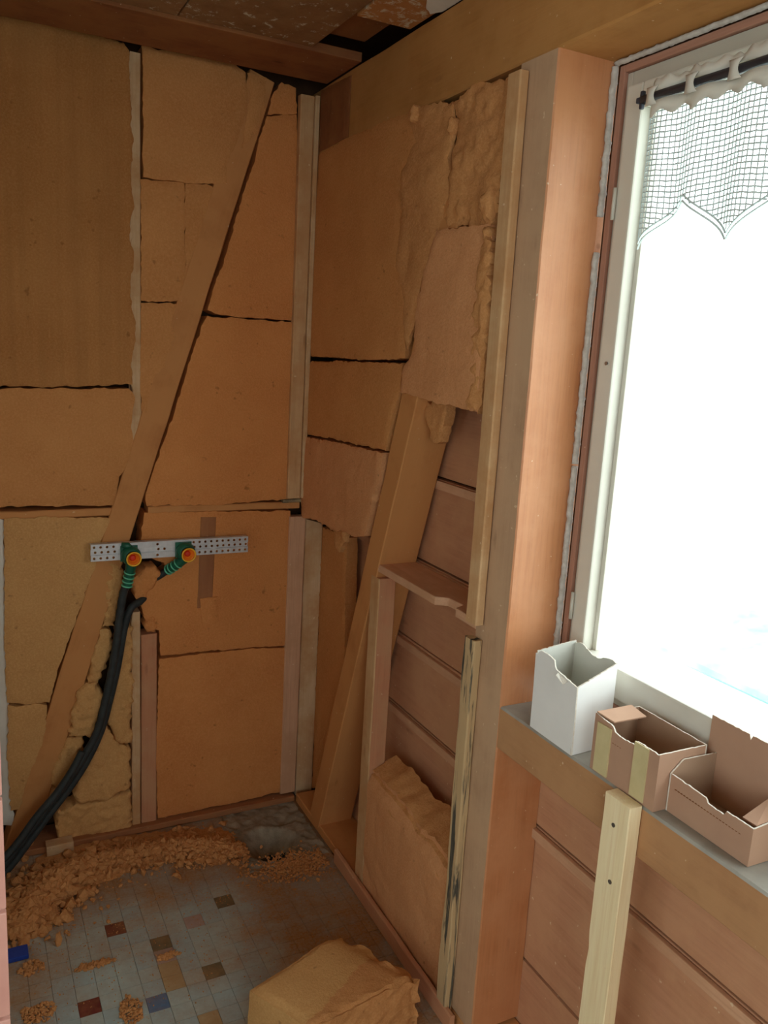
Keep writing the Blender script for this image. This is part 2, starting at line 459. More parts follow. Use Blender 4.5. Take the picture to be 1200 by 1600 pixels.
def fuzz(parent, a, b, n, size, spread=0.006, mat='insulation_torn', seed=1):
    """a torn fibre edge from a to b, joined as one part"""
    rr = random.Random(seed); a, b = Vector(a), Vector(b)
    pts = []
    for i in range(n):
        t = rr.random(); p = a.lerp(b, t) + Vector((rr.gauss(0, spread), rr.gauss(0, spread), rr.gauss(0, spread)))
        pts.append((p, size * rr.uniform(.4, 1.2)))
    return crumbs('torn_fibre', mat, pts, parent, seed=seed)

# ================================================================ the setting
# floor: a mortar bed with a broken hole in the corner, mosaic tiles laid on it
PX0, PX1, PY0, PY1 = -0.245, -0.012, -0.335, -0.075
bm = bmesh.new()
for b in ((-2.8, PX0, -4.5, 0.12), (PX1, 0.14, -4.5, 0.12), (PX0, PX1, -4.5, PY0), (PX0, PX1, PY1, 0.12)):
    box_bm(b[0], b[1], b[2], b[3], -0.12, -0.004, 0, bm)
bmesh.ops.remove_doubles(bm, verts=bm.verts, dist=1e-5)
floor = bm_obj('floor', bm, 'mortar'); floor['kind'] = 'structure'
P_, G_ = 0.0522, 0.0009
TX = lambda i: -0.677 + 0.0522 * i
TY = lambda j: -0.443 - 0.0522 * j
special = {}
def tile_at(p, m): special[(math.floor((p[0] + 0.677) / P_), math.floor((-0.443 - p[1]) / P_))] = m
tile_at((-0.702, -0.465), 'mosaic_oxblood'); tile_at((-0.807, -0.734), 'mosaic_oxblood')
tile_at((-0.599, -0.575), 'mosaic_olive'); tile_at((-0.49, -0.723), 'mosaic_olive'); tile_at((-0.395, -0.454), 'mosaic_olive')
tile_at((-0.648, -0.793), 'mosaic_blue'); tile_at((-0.498, -0.513), 'mosaic_pink')
tile_at((-0.598, -0.675), 'mosaic_ochre'); tile_at((-0.599, -0.738), 'mosaic_ochre'); tile_at((-0.541, -0.877), 'mosaic_ochre')
tile_at((-0.598, -0.618), 'mosaic_pink')
tile_at((-1.2, -1.3), 'mosaic_blue'); tile_at((-0.5, -1.2), 'mosaic_oxblood'); tile_at((-0.9, -1.25), 'mosaic_olive')
tmesh = {}
def tile_mesh(m):
    if m not in tmesh:
        bm = box_bm(-P_ / 2 + G_ / 2, P_ / 2 - G_ / 2, -P_ / 2 + G_ / 2, P_ / 2 - G_ / 2, -0.008, 0, 0)
        bmesh.ops.bevel(bm, geom=[e for e in bm.edges if all(v.co.z > -0.001 for v in e.verts)], offset=0.0004, segments=1, affect='EDGES')
        me = bpy.data.meshes.new('tile'); bm.to_mesh(me); bm.free(); me.materials.append(MAT[m]); tmesh[m] = me
    return tmesh[m]
rest = bmesh.new(); rt = random.Random(3)
for i in range(-26, 14):
    for j in range(-9, 50):
        cx, cy = TX(i) + P_ / 2, TY(j) - P_ / 2
        if cx > -0.02 or cy > 0.0: continue
        if cx > PX0 - 0.02 and cy > PY0 - 0.02: continue
        m = special.get((i, j)) or ('mosaic_blue_grey' if noise.noise(Vector((i * .35, j * .35, 4))) + rt.uniform(-.3, .3) > 0.02 else 'mosaic_grey')
        if -0.99 < cx < 0 and -1.12 < cy < -0.36:
            o = bpy.data.objects.new('tile', tile_mesh(m)); COL.objects.link(o)
            o.location = (cx, cy, rt.uniform(-0.0003, 0.0003)); o.rotation_euler = (rt.uniform(-.006, .006), rt.uniform(-.006, .006), rt.uniform(-.008, .008))
            o.parent = floor
            if m not in ('mosaic_grey', 'mosaic_blue_grey'):
                o['label'] = {'mosaic_oxblood': 'dark oxblood red mosaic tile', 'mosaic_olive': 'dark olive green mosaic tile', 'mosaic_blue': 'deep blue mosaic tile', 'mosaic_ochre': 'ochre yellow mosaic tile', 'mosaic_pink': 'dull pink mosaic tile'}[m]
        elif -1.3 < cx and cy > -3:
            box_bm(cx - P_ / 2 + G_ / 2, cx + P_ / 2 - G_ / 2, cy - P_ / 2 + G_ / 2, cy + P_ / 2 - G_ / 2, -0.008, -0.0002, 0, rest)
o = bm_obj('mosaic_tiling', rest, 'mosaic_grey', floor); o['kind'] = 'stuff'
def pit(u, v, d):
    h = 0.006 * noise.noise(Vector((u * 40, v * 40, 0))) + 0.004 * noise.noise(Vector((u * 110, v * 110, 2)))
    r = math.hypot((u + 0.165) / 0.075, (v + 0.245) / 0.075)
    h -= 0.060 * max(0, min(1, (1.3 - r) * 1.3))
    r2 = math.hypot((u + 0.09) / 0.05, (v + 0.13) / 0.06)
    h -= 0.012 * max(0, 1 - r2)
    return h
o = slab('concrete_patch', 'concrete', [(PX0 - .035, PY0 - .035), (PX1 + .006, PY0 - .035), (PX1 + .006, PY1 + .05), (PX0 - .035, PY1 + .05)], 'F', 0.002, 0.12, 0.007, 0.004, 0.001, 0.0, pit, parent=floor)
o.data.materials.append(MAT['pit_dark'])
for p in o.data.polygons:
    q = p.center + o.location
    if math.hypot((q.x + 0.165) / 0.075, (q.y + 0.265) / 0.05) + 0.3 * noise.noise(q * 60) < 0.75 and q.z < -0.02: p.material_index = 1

# back wall: dark cavity behind the insulation
wb = box('wall_back', 'cavity_dark', (-2.8, 0.16, 0.115, 0.16, -0.1, 2.6), bev=0, kind='structure')
# right wall: weather boards seen from inside between the timbers, each with its cover strip
wr = box('wall_right', 'cavity_dark', (0.158, 0.20, -4.5, -2.56, 0.0, 2.6), bev=0, kind='structure')
bm = box_bm(0.158, 0.20, -2.56, 0.16, -0.1, 0.86); box_bm(0.158, 0.20, -1.21, 0.16, 0.86, 2.6, 0, bm)
box_bm(0.158, 0.20, -2.56, -1.21, 2.215, 2.6, 0, bm)
bmesh.ops.remove_doubles(bm, verts=bm.verts, dist=1e-5)
bm_obj('backing', bm, 'cavity_dark', wr)
zs = [-0.02, 0.205, 0.565, 0.795, 1.05, 1.302, 1.55, 1.80, 2.05, 2.30]
for k in range(len(zs) - 1):
    y0 = -4.4 if k < 3 else -1.21
    top = zs[k + 1] - 0.004
    if k == 2: top = zs[k + 1]
    box('board', 'wood_sheathing', (0.136 + 0.002 * (k % 2), 0.156, y0, 0.11, zs[k] + 0.003, top), wr, 0.0015)
    if k >= 1 and k != 0:
        box('lath', 'wood_lath', (0.124, 0.136, y0, 0.11, zs[k + 1] - 0.030, zs[k + 1] - 0.006), wr, 0.002) if k < 6 else None
# ceiling
ce = box('ceiling', 'cavity_dark', (-2.8, 0.2, -4.5, 0.16, 2.53, 2.60), bev=0, kind='structure')
box('board', 'wood_dark', (-2.8, 0.0, -0.318, -0.068, 2.42, 2.445), ce, 0.003)
for x0, x1 in ((-2.8, -1.46), (-1.456, -0.515), (-0.511, -0.150)):
    box('board', 'ceiling_board_old', (x0, x1, -1.5, -0.322, 2.428, 2.446), ce, 0.002)
box('board', 'ceiling_board_peeling', (-0.147, 0.0, -1.9, -0.60, 2.424, 2.444), ce, 0.002)['label'] = 'board with peeling cream paint'
box('board', 'wood_dark', (-0.147, 0.0, -0.58, -0.33, 2.468, 2.485), ce, 0.002)
for y0, y1 in ((-2.3, -1.504), (-3.1, -2.304), (-3.9, -3.104), (-4.5, -3.904)):
    box('board', 'ceiling_board_old', (-2.8, 0.0 if y0 < -1.95 and y1 < -1.9 else -0.15, y0, y1, 2.428, 2.446), ce, 0.002)
slab('paint_flake', 'plaster', [(-0.073, -0.815), (-0.039, -0.752), (-0.014, -0.724), (0, -0.753), (0.005, -0.87), (-0.073, -0.903)], 'F', 2.424, 0.005, 0.01, 0.002, 0.001, 0.0, None, parent=ce)
# rest of the room behind the camera (painted walls), with two unseen windows added for fill light
bm = bmesh.new()
for b in ((-2.8, -2.3, 0, 2.5), (-0.6, 0.2, 0, 2.5), (-2.3, -0.6, 0, 0.75), (-2.3, -0.6, 2.2, 2.5)): box_bm(b[0], b[1], -4.56, -4.5, b[2], b[3], 0, bm)
bmesh.ops.remove_doubles(bm, verts=bm.verts, dist=1e-5)
o = bm_obj('wall_rear', bm, 'white_wall'); o['kind'] = 'structure'
w3 = box('fill_window_rear', 'white_paint', (-2.3, -0.6, -4.55, -4.51, 0.75, 0.80), bev=0.002, kind='structure')  # unseen window, added to send fill light onto the back wall
for b in ((-2.3, -0.6, 2.15, 2.2), (-2.3, -2.25, 0.8, 2.15), (-0.65, -0.6, 0.8, 2.15), (-1.48, -1.42, 0.8, 2.15)):
    box('frame', 'white_paint', (b[0], b[1], -4.55, -4.51, b[2], b[3]), w3)
box('pane', 'window_glass', (-2.25, -0.65, -4.534, -4.53, 0.8, 2.15), w3, 0)
bm = bmesh.new()
for b in ((-4.5, -3.8, 0, 2.5), (-2.2, 0.16, 0, 2.5), (-3.8, -2.2, 0, 0.75), (-3.8, -2.2, 2.2, 2.5)): box_bm(-2.86, -2.8, b[0], b[1], b[2], b[3], 0, bm)
bmesh.ops.remove_doubles(bm, verts=bm.verts, dist=1e-5)
o = bm_obj('wall_left', bm, 'white_wall'); o['kind'] = 'structure'
w2 = box('fill_window_left', 'white_paint', (-2.85, -2.81, -3.8, -2.2, 0.75, 0.80), bev=0.002, kind='structure')  # unseen window, added to brighten the room side of the right wall
for b in ((-3.8, -2.2, 2.15, 2.2), (-3.8, -3.75, 0.8, 2.15), (-2.25, -2.2, 0.8, 2.15), (-3.03, -2.97, 0.8, 2.15)):
    box('frame', 'white_paint', (-2.85, -2.81, b[0], b[1], b[2], b[3]), w2)
box('pane', 'window_glass', (-2.834, -2.83, -3.75, -2.25, 0.8, 2.15), w2, 0)
# tiled end of the partition
wp = box('wall_partition', 'grout', (-2.8, -1.014, -1.59, -1.50, 0, 2.55), bev=0, kind='structure')
zt = 0.936 - 6 * 0.154
for c in range(3):
    for k in range(16):
        z0 = zt + 0.154 * k; x1 = -1.0115 - 0.154 * c
        if z0 < 0 or z0 + .15 > 2.5: continue
        box('tile', 'pink_tile', (x1 - 0.1505, x1, -1.600, -1.590, z0 + 0.002, z0 + 0.1505), wp, 0.0018)
# left side of the alcove: plaster edge beside the insulation
pc = box('wall_alcove', 'white_wall', (-1.25, -1.16, -1.50, 0.115, 0, 2.5), bev=0, kind='structure')

# ================================================================ timbers
Bw, Bd = (1, 0, 0), (0, 1, 0)
def tB(name, mat, x0, x1, z0, z1, front, d, label, group=None, **k):
    o = timber(name, mat, ((x0 + x1) / 2, -front, z0), ((x0 + x1) / 2, -front, z1), Bw, Bd, x1 - x0, d, **k)
    return props(o, label, k.get('cat') or 'timber', group)
def tR(name, mat, y0, y1, z0, z1, front, d, label, **k):
    o = timber(name, mat, (-front, (y0 + y1) / 2, z0), (-front, (y0 + y1) / 2, z1), (0, 1, 0), (1, 0, 0), abs(y1 - y0), d, **k)
    return props(o, label, 'timber')
G = 'framing'
o = timber('timber_brace', 'wood_dusty_orange', (-0.931, -0.004, 0.0), (-0.183, -0.004, 2.425), Bw, Bd, 0.082, 0.085, 0.0012, 0.002, seed=3)
props(o, 'dusty diagonal timber brace crossing the back wall behind the pipe rail', 'brace')
o = timber('timber_brace', 'wood_dusty_orange', (0.0, -0.215, 0.035), (0.0, -0.945, 2.225), (0, 1, 0), (1, 0, 0), 0.080, 0.122, 0.0012, 0.0, seed=5)
props(o, 'deep diagonal timber brace in the right wall beside the open bay', 'brace')
o = timber('ceiling_beam', 'wood_beam', (0.0, 0.11, 2.320), (0.0, -4.48, 2.320), (0, 0, 1), (1, 0, 0), 0.196, 0.150, 0.001, 0, cham=0.004, seed=8)
props(o, 'wide golden brown beam running under the ceiling above the window', 'beam')
po = tR('timber_post', 'wood_post', -1.2166, -1.094, 0.042, 2.2215, 0.0, 0.138, 'thick square post at the window with an orange side face', seed=9)
po.data.materials.append(MAT['wood_orange_face'])
for p in po.data.polygons:
    if p.normal.x > 0.5: p.material_index = 1
tR('wooden_batten', 'wood_batten', -1.131, -1.086, 1.045, 2.20, 0.024, 0.022, 'long clean batten fixed to the front of the window post', seed=10, jit=0.0006, bow=0.002)
gb = tR('wooden_batten', 'wood_weathered_split', -1.130, -1.088, 0.035, 1.008, 0.024, 0.023, 'grey weathered batten below the clean one on the window post', seed=11, chip=0.003, jit=0.0016)
gb.data.materials.append(MAT['wood_pale'])
for p in gb.data.polygons:
    if p.normal.y < -0.5 and p.center.x < -0.004: p.material_index = 1
tB('corner_batten', 'wood_batten', -0.064, -0.019, 1.128, 2.392, 0.022, 0.03, 'tall planed batten standing in the upper corner of the two walls', seed=12, jit=0.0005)
tB('corner_strip', 'wood_pale', -0.0185, -0.003, 1.130, 2.394, 0.030, 0.035, 'thin pale strip tight against the tall upper corner batten', seed=13, jit=0.0005)
tB('corner_batten', 'wood_lath', -0.050, 0.008, 0.03, 1.062, 0.012, 0.04, 'grey-brown lower corner batten with torn insulation along its left edge', seed=14)
cp = tB('corner_stud', 'wood_pale', 0.014, 0.079, 0.006, 1.040, 0.0, 0.10, 'pale stud in the lower corner with a grey stain at its top', seed=15, cut1=-0.02)
tB('wooden_batten', 'wood_pale', -0.574, -0.542, 1.30, 2.42, 0.001, 0.04, 'pale batten between the tall left insulation panels', seed=16, chip=0.008, jit=0.0014)
tB('wooden_batten', 'wood_pale', -0.573, -0.5455, 0.012, 0.772, 0.006, 0.05, 'narrow speckled batten right of the black pipe', seed=17, chip=0.003)
tB('wooden_stud', 'wood_pinkish', -0.5425, -0.492, 0.016, 0.692, 0.004, 0.06, 'short pinkish stud standing beside the narrow speckled batten', seed=18, chip=0.0)
for x0, x1, lb in ((-1.06, -0.622, 'thin horizontal wooden lath left of the back wall brace'), (-0.520, -0.012, 'thin horizontal wooden lath right of the back wall brace')):
    o = timber('horizontal_lath', 'wood_dusty_orange', (x0, 0.001, 1.102), (x1, 0.001, 1.100), (0, 0, 1), Bd, 0.024, 0.07, 0.001, 0.002, seed=x0 * 7)
    props(o, lb, 'lath')
o = timber('short_offcut', 'wood_weathered', (-0.075, -0.010, 1.116), (-0.002, -0.012, 1.118), (0, 0, 1), Bd, 0.012, 0.03, 0.001, 0.001, seed=4)
props(o, 'tiny dark wood offcut wedged under the corner batten', 'offcut')
o = timber('flat_wood_strip', 'wood_strip_brown', (-0.337, -0.0065, 0.765), (-0.328, -0.0065, 1.072), Bw, Bd, 0.052, 0.02, 0.0008, 0, seed=6)
props(o, 'flat brown wood strip crossing behind the end of the metal rail', 'strip')
o = timber('sole_plate', 'wood_strip_brown', (-1.15, -0.030, 0.012), (-0.002, -0.030, 0.012), (0, 0, 1), Bd, 0.022, 0.13, 0.001, 0.001, seed=21)
props(o, 'dusty sole plate along the foot of the back wall', 'timber')
o = timber('sole_plate', 'wood_dusty_orange', (0.002, -0.034, 0.018), (0.002, -4.4, 0.018), (0, 0, 1), (1, 0, 0), 0.032, 0.132, 0.001, 0.001, seed=22)
props(o, 'dusty sole plate under the bays of the right wall', 'timber')
o = timber('window_rail', 'wood_rail', (0.0, -1.2175, 0.835), (0.0, -4.45, 0.835), (0, 0, 1), (1, 0, 0), 0.100, 0.150, 0.0008, 0, cham=0.004, seed=23)
props(o, 'wide horizontal sill timber carrying the three cartons', 'beam')
o.data.materials.append(MAT['sill_grey'])
for p in o.data.polygons:
    if abs(p.normal.x) > 0.5 and (o.matrix_world.to_3x3() @ p.normal).z > 0.5: p.material_index = 1
# nogging (a plank lying flat between brace and post), notched at its front edge
bm = bmesh.new()
out = [(0.002, -0.585), (0.002, -0.905), (0.030, -0.925), (0.034, -0.985), (0.004, -1.0), (0.001, -1.094), (0.120, -1.094), (0.120, -0.590)]
vs = [bm.verts.new((x, y, 1.022)) for x, y in out]; f_ = bm.faces.new(vs)
r = bmesh.ops.extrude_face_region(bm, geom=[f_])
for v in r['geom']:
    if isinstance(v, bmesh.types.BMVert): v.co.z += 0.022
bmesh.ops.bevel(bm, geom=list(bm.edges), offset=0.0015, segments=1, affect='EDGES')
cen = Vector((0.06, -0.84, 1.033)); rot = Matrix(((0, 1, 0), (0, 0, 1), (1, 0, 0))).to_4x4()
mw = Matrix.Translation(cen) @ rot
for v in bm.verts: v.co = mw.inverted() @ v.co
props(bm_obj('nogging_plank', bm, 'wood_lath', None, mw), 'flat plank with a notched edge lying across the open bay', 'plank')
v_ = tR('short_stud', 'wood_pinkish', -0.602, -0.547, 0.036, 1.004, 0.0, 0.055, 'reddish stud standing under the flat notched plank', seed=25, chip=0.0)
v_.data.materials.append(MAT['wood_batten'])
for p in v_.data.polygons:
    if p.normal.y < -0.5: p.material_index = 1
o = timber('loose_lath', 'wood_pinkish', (-0.016, -0.425, 0.028), (-0.026, -1.16, 0.026), (0, 0, 1), (1, 0, 0), 0.050, 0.014, 0.001, 0.002, seed=26)
props(o, 'loose pale lath lying along the foot of the right wall', 'lath')
# fresh pine upright in front of the window rail
st = timber('pine_batten', 'wood_fresh_pine', (-0.0300, -1.622, 0.0), (-0.0300, -1.622, 0.888), (0, 1, 0), (1, 0, 0), 0.064, 0.0285, 0.0005, 0.0035, seed=27, cham=0.0015)
props(st, 'fresh yellow pine batten standing upright before the window rail', 'timber')
for z_, y_ in ((0.838, -1.620), (0.73, -1.628)):
    bm = bmesh.new(); bmesh.ops.create_cone(bm, cap_ends=True, segments=12, radius1=0.0042, radius2=0.0036, depth=0.0022)
    s_ = bm_obj('screw_head', bm, 'steel', st, Matrix.Translation((-0.0305, y_, z_)) @ Matrix.Rotation(math.pi / 2, 4, 'Y'))

# ================================================================ insulation, back wall
def ins(poly, mat, label, name='insulation_batt', plane='B', front=0.004, depth=0.09, cat='insulation', **k):
    if cat == 'insulation' and len(poly) > 3:
        A_ = sum(poly[i - 1][0] * poly[i][1] - poly[i][0] * poly[i - 1][1] for i in range(len(poly)))
        sg = 1 if A_ > 0 else -1; g = []
        for i in range(len(poly)):
            a, b, c = Vector(poly[i - 1]), Vector(poly[i]), Vector(poly[(i + 1) % len(poly)])
            n1 = (b - a).normalized(); n2 = (c - b).normalized()
            n = Vector((n1.y + n2.y, -n1.x - n2.x)); n = n.normalized() * sg if n.length > 1e-6 else n
            g.append(tuple(b + n * 0.0022))
        poly = g
    k.setdefault('rnd', 0.005)
    o = slab(name, mat, poly, plane, front, depth, **k)
    props(o, label, cat); return o
gx = ((-0.884, 2.005)[0], (-0.715, 2.026)[0])
grooves = lambda u, v, d: -sum(0.0035 * math.exp(-((u - g - .004 * noise.noise(Vector((v * 3, g, 0)))) / 0.007) ** 2) for g in gx)
A = ins([(-1.007, 2.441), (-0.809, 2.449), (-0.59, 2.436), (-0.576, 2.419), (-0.573, 2.319), (-0.568, 2.27), (-0.574, 2.225), (-0.563, 2.182), (-0.567, 2.133), (-0.574, 2.111), (-0.567, 2.045), (-0.564, 2.007), (-0.573, 1.974), (-0.575, 1.902), (-0.562, 1.871), (-0.566, 1.831), (-0.575, 1.801), (-0.572, 1.72), (-0.561, 1.674), (-0.563, 1.599), (-0.574, 1.57), (-0.569, 1.494), (-0.762, 1.481), (-1.045, 1.476)], 'insulation_tan_grooved', 'largest insulation panel, tall and faintly grooved, upper left of the back wall', seed=1, step=0.010, front=0.006, hf=grooves)
ins([(-1.046, 1.465), (-0.58, 1.478), (-0.563, 1.451), (-0.569, 1.416), (-0.573, 1.362), (-0.568, 1.319), (-0.573, 1.275), (-0.608, 1.21), (-0.628, 1.124), (-1.059, 1.134)], 'insulation_mid', 'wide insulation panel directly above the left horizontal lath', seed=2, step=0.018, front=0.006)
ins([(-0.931, 1.091), (-0.84, 1.093), (-0.637, 1.08), (-0.669, 1.001), (-0.686, 0.92), (-0.722, 0.83), (-0.753, 0.73), (-0.787, 0.639), (-0.825, 0.504), (-0.891, 0.508), (-0.941, 0.52), (-0.942, 0.72)], 'insulation_tan', 'insulation panel directly below the left horizontal lath', seed=3, front=0.008, ragged=0.003)
ins([(-0.938, 0.509), (-0.832, 0.495), (-0.834, 0.437), (-0.854, 0.354), (-0.902, 0.238), (-0.918, 0.16), (-0.941, 0.161), (-0.946, 0.345)], 'insulation_tan', 'small insulation piece at the foot of the wall left of the brace', seed=4, front=0.010, ragged=0.004, lump=0.004)
ins([(-0.536, 2.437), (-0.396, 2.44), (-0.278, 2.442), (-0.239, 2.424), (-0.229, 2.362), (-0.241, 2.288), (-0.273, 2.202), (-0.292, 2.157), (-0.291, 2.103), (-0.412, 2.094), (-0.534, 2.09)], 'insulation_mid', 'square insulation panel topmost between pale batten and brace', seed=5, front=0.010)
ins([(-0.227, 2.423), (-0.174, 2.422), (-0.177, 2.353), (-0.194, 2.269), (-0.241, 2.212), (-0.231, 2.29), (-0.219, 2.364)], 'insulation_mid', 'narrow torn insulation sliver lying over the top of the brace', name='insulation_scrap', seed=6, front=0.011, depth=0.012, ragged=0.004)
ins([(-0.54, 2.082), (-0.417, 2.091), (-0.414, 1.974), (-0.412, 1.75), (-0.54, 1.741)], 'insulation_mid', 'upright insulation strip right of the pale batten, under the topmost square', seed=7, front=0.004)
ins([(-0.412, 2.09), (-0.299, 2.092), (-0.325, 2.012), (-0.355, 1.915), (-0.393, 1.78), (-0.402, 1.747), (-0.408, 1.75)], 'insulation_mid', 'tapering insulation piece wedged against the left side of the brace', seed=8, front=0.003)
ins([(-0.54, 1.733), (-0.412, 1.741), (-0.431, 1.653), (-0.462, 1.555), (-0.496, 1.473), (-0.539, 1.37), (-0.542, 1.495)], 'insulation_mid', 'triangular insulation piece between pale batten and brace', seed=9, front=0.004)
ins([(-0.121, 2.421), (-0.075, 2.411), (-0.07, 2.342), (-0.106, 2.332), (-0.161, 2.325), (-0.145, 2.377)], 'insulation_orange', 'tiny insulation piece beside the top of the corner batten', seed=10, front=0.0, name='insulation_scrap')
ins([(-0.163, 2.315), (-0.07, 2.336), (-0.055, 2.053), (-0.045, 1.716), (-0.184, 1.717), (-0.292, 1.716), (-0.337, 1.729), (-0.322, 1.786), (-0.287, 1.884), (-0.249, 2.02), (-0.206, 2.162)], 'insulation_orange', 'tall insulation panel between the brace and the upper corner batten', seed=11, front=0.002, step=0.016)
ins([(-0.352, 1.687), (-0.336, 1.705), (-0.292, 1.706), (-0.183, 1.707), (-0.044, 1.708), (-0.028, 1.51), (-0.015, 1.296), (-0.008, 1.125), (-0.168, 1.121), (-0.319, 1.113), (-0.523, 1.119), (-0.527, 1.154), (-0.496, 1.248), (-0.441, 1.399), (-0.395, 1.558)], 'insulation_orange', 'large orange insulation panel right of the brace, above the right lath', seed=12, front=0.005, step=0.018)
ins([(-0.527, 1.092), (-0.382, 1.088), (-0.211, 1.084), (-0.046, 1.079), (-0.04, 0.85), (-0.034, 0.597), (-0.154, 0.606), (-0.311, 0.611), (-0.478, 0.613), (-0.484, 0.702), (-0.507, 0.709), (-0.527, 0.742), (-0.541, 0.791), (-0.533, 0.824), (-0.499, 0.866), (-0.456, 0.899), (-0.469, 0.93), (-0.503, 0.945), (-0.539, 0.973), (-0.539, 1.045)], 'insulation_orange', 'insulation panel with the metal rail end pressed into it', seed=13, front=0.004, step=0.016, ragged=0.003)
ins([(-0.482, 0.601), (-0.311, 0.6), (-0.154, 0.597), (-0.033, 0.587), (-0.023, 0.373), (-0.019, 0.035), (-0.256, 0.03), (-0.486, 0.027), (-0.493, 0.261)], 'insulation_orange', 'smooth orange insulation panel at the foot of the wall beside the pinkish stud', seed=14, front=0.006, step=0.016)
ins([(-0.351, 0.797), (-0.293, 0.799), (-0.291, 0.709), (-0.343, 0.705)], 'insulation_orange', 'small rectangular insulation plug below the flat wood strip', name='insulation_plug', seed=15, front=0.012, depth=0.03, ragged=0.0015)
# broken pieces around the pipe
crumble = lambda u, v, d: 0.004 * abs(noise.noise(Vector((u * 60, v * 60, 3)))) + 0.003 * noise.noise(Vector((u * 130, v * 130, 8)))
for k, (pl_, lb, fr) in enumerate((
    ([(-0.639, 0.946), (-0.602, 0.935), (-0.598, 0.883), (-0.611, 0.81), (-0.627, 0.731), (-0.662, 0.73), (-0.657, 0.825), (-0.645, 0.886)], 'broken insulation piece left of the pipe just below the metal rail', 0.004),
    ([(-0.666, 0.722), (-0.639, 0.723), (-0.635, 0.674), (-0.651, 0.6), (-0.679, 0.548), (-0.708, 0.552), (-0.698, 0.606), (-0.686, 0.669)], 'narrow broken insulation piece left of the pipe, second from the rail', 0.010),
    ([(-0.735, 0.53), (-0.712, 0.552), (-0.683, 0.544), (-0.658, 0.501), (-0.669, 0.445), (-0.693, 0.365), (-0.768, 0.385), (-0.756, 0.463)], 'square insulation chunk standing out beside the brace and pipe', 0.022),
    ([(-0.776, 0.371), (-0.728, 0.367), (-0.725, 0.33), (-0.741, 0.273), (-0.777, 0.211), (-0.825, 0.225), (-0.807, 0.286), (-0.79, 0.338)], 'crumbling insulation chunk below the square chunk beside the brace', 0.012),
    ([(-0.827, 0.212), (-0.789, 0.204), (-0.817, 0.154), (-0.864, 0.096), (-0.89, 0.091), (-0.863, 0.148)], 'lowest insulation scrap squeezed between brace and pipe', 0.002),
    ([(-0.607, 0.72), (-0.571, 0.721), (-0.572, 0.546), (-0.577, 0.326), (-0.617, 0.338), (-0.649, 0.402), (-0.636, 0.489), (-0.631, 0.619)], 'upright insulation chunk between pipe and narrow speckled batten', 0.010),
    ([(-0.659, 0.399), (-0.633, 0.355), (-0.618, 0.325), (-0.579, 0.295), (-0.58, 0.156), (-0.668, 0.138), (-0.735, 0.143), (-0.758, 0.175), (-0.734, 0.233), (-0.694, 0.298)], 'cracked insulation chunk right of the pipe bend', 0.014),
    ([(-0.802, 0.13), (-0.747, 0.136), (-0.688, 0.133), (-0.58, 0.142), (-0.574, 0.013), (-0.689, 0.012), (-0.798, 0.015), (-0.807, 0.072)], 'block of insulation lowest on the wall right of the pipe bend', 0.010),
    ([(-0.567, 0.874), (-0.539, 0.91), (-0.503, 0.92), (-0.483, 0.884), (-0.511, 0.848), (-0.531, 0.815), (-0.559, 0.822)], 'crumbled insulation lump between the two pipe fittings', 0.012),
    ([(-0.533, 0.755), (-0.507, 0.748), (-0.49, 0.725), (-0.503, 0.7), (-0.527, 0.707)], 'small dark insulation lump on top of the pinkish stud', 0.010),
)):
    ins(pl_, 'insulation_tan' if k not in (8, 9) else 'insulation_orange', lb, name='insulation_chunk', seed=30 + k, front=fr, depth=0.07, step=0.0065, ragged=0.006, lump=0.010, rnd=0.010, hf=crumble)
# plaster remnant at the far left
ins([(-0.965, 1.091), (-0.934, 1.09), (-0.938, 0.919), (-0.939, 0.719), (-0.938, 0.513), (-0.939, 0.343), (-0.937, 0.164), (-0.935, 0.102), (-0.997, 0.116)], 'plaster', 'ragged strip of pale plaster at the far left of the back wall', name='plaster_strip', seed=50, front=0.001, depth=0.05, cat='plaster')
bx = timber('wood_block', 'wood_pale', (-0.845, -0.055, 0.018), (-0.765, -0.055, 0.020), (0, 0, 1), (0, 1, 0), 0.034, 0.045, 0.001, 0.002, seed=51)
props(bx, 'pale wood block on the floor behind the black pipe bend', 'wood block')

# ================================================================ insulation, right wall
ins([(-0.033, 2.231), (-0.251, 2.237), (-0.254, 2.401), (-0.139, 2.407), (-0.029, 2.41)], 'wood_dark', 'dark timber end lying against the beam in the upper corner', name='beam_end', plane='R', front=0.006, depth=0.005, seed=60, ragged=0.001, lump=0.0005, cat='timber')
ins([(-0.018, 2.228), (-0.317, 2.235), (-0.478, 2.234), (-0.632, 2.223), (-0.665, 2.2), (-0.665, 2.15), (-0.612, 2.089), (-0.611, 1.992), (-0.604, 1.882), (-0.655, 1.815), (-0.664, 1.718), (-0.673, 1.621), (-0.391, 1.608), (0.011, 1.607)], 'insulation_mid', 'tall smooth insulation panel right of the corner batten under the beam', plane='R', seed=61, front=0.004, step=0.018)
ins([(-0.625, 2.226), (-0.726, 2.22), (-0.829, 2.203), (-0.851, 2.164), (-0.844, 2.094), (-0.844, 2.009), (-0.813, 1.941), (-0.791, 1.877), (-0.756, 1.811), (-0.722, 1.718), (-0.687, 1.646), (-0.661, 1.767), (-0.606, 1.865), (-0.618, 1.991), (-0.619, 2.088), (-0.672, 2.149)], 'insulation_torn', 'torn pale insulation strip following the brace up the right wall', plane='R', seed=62, front=0.010, depth=0.012, ragged=0.006, lump=0.008)
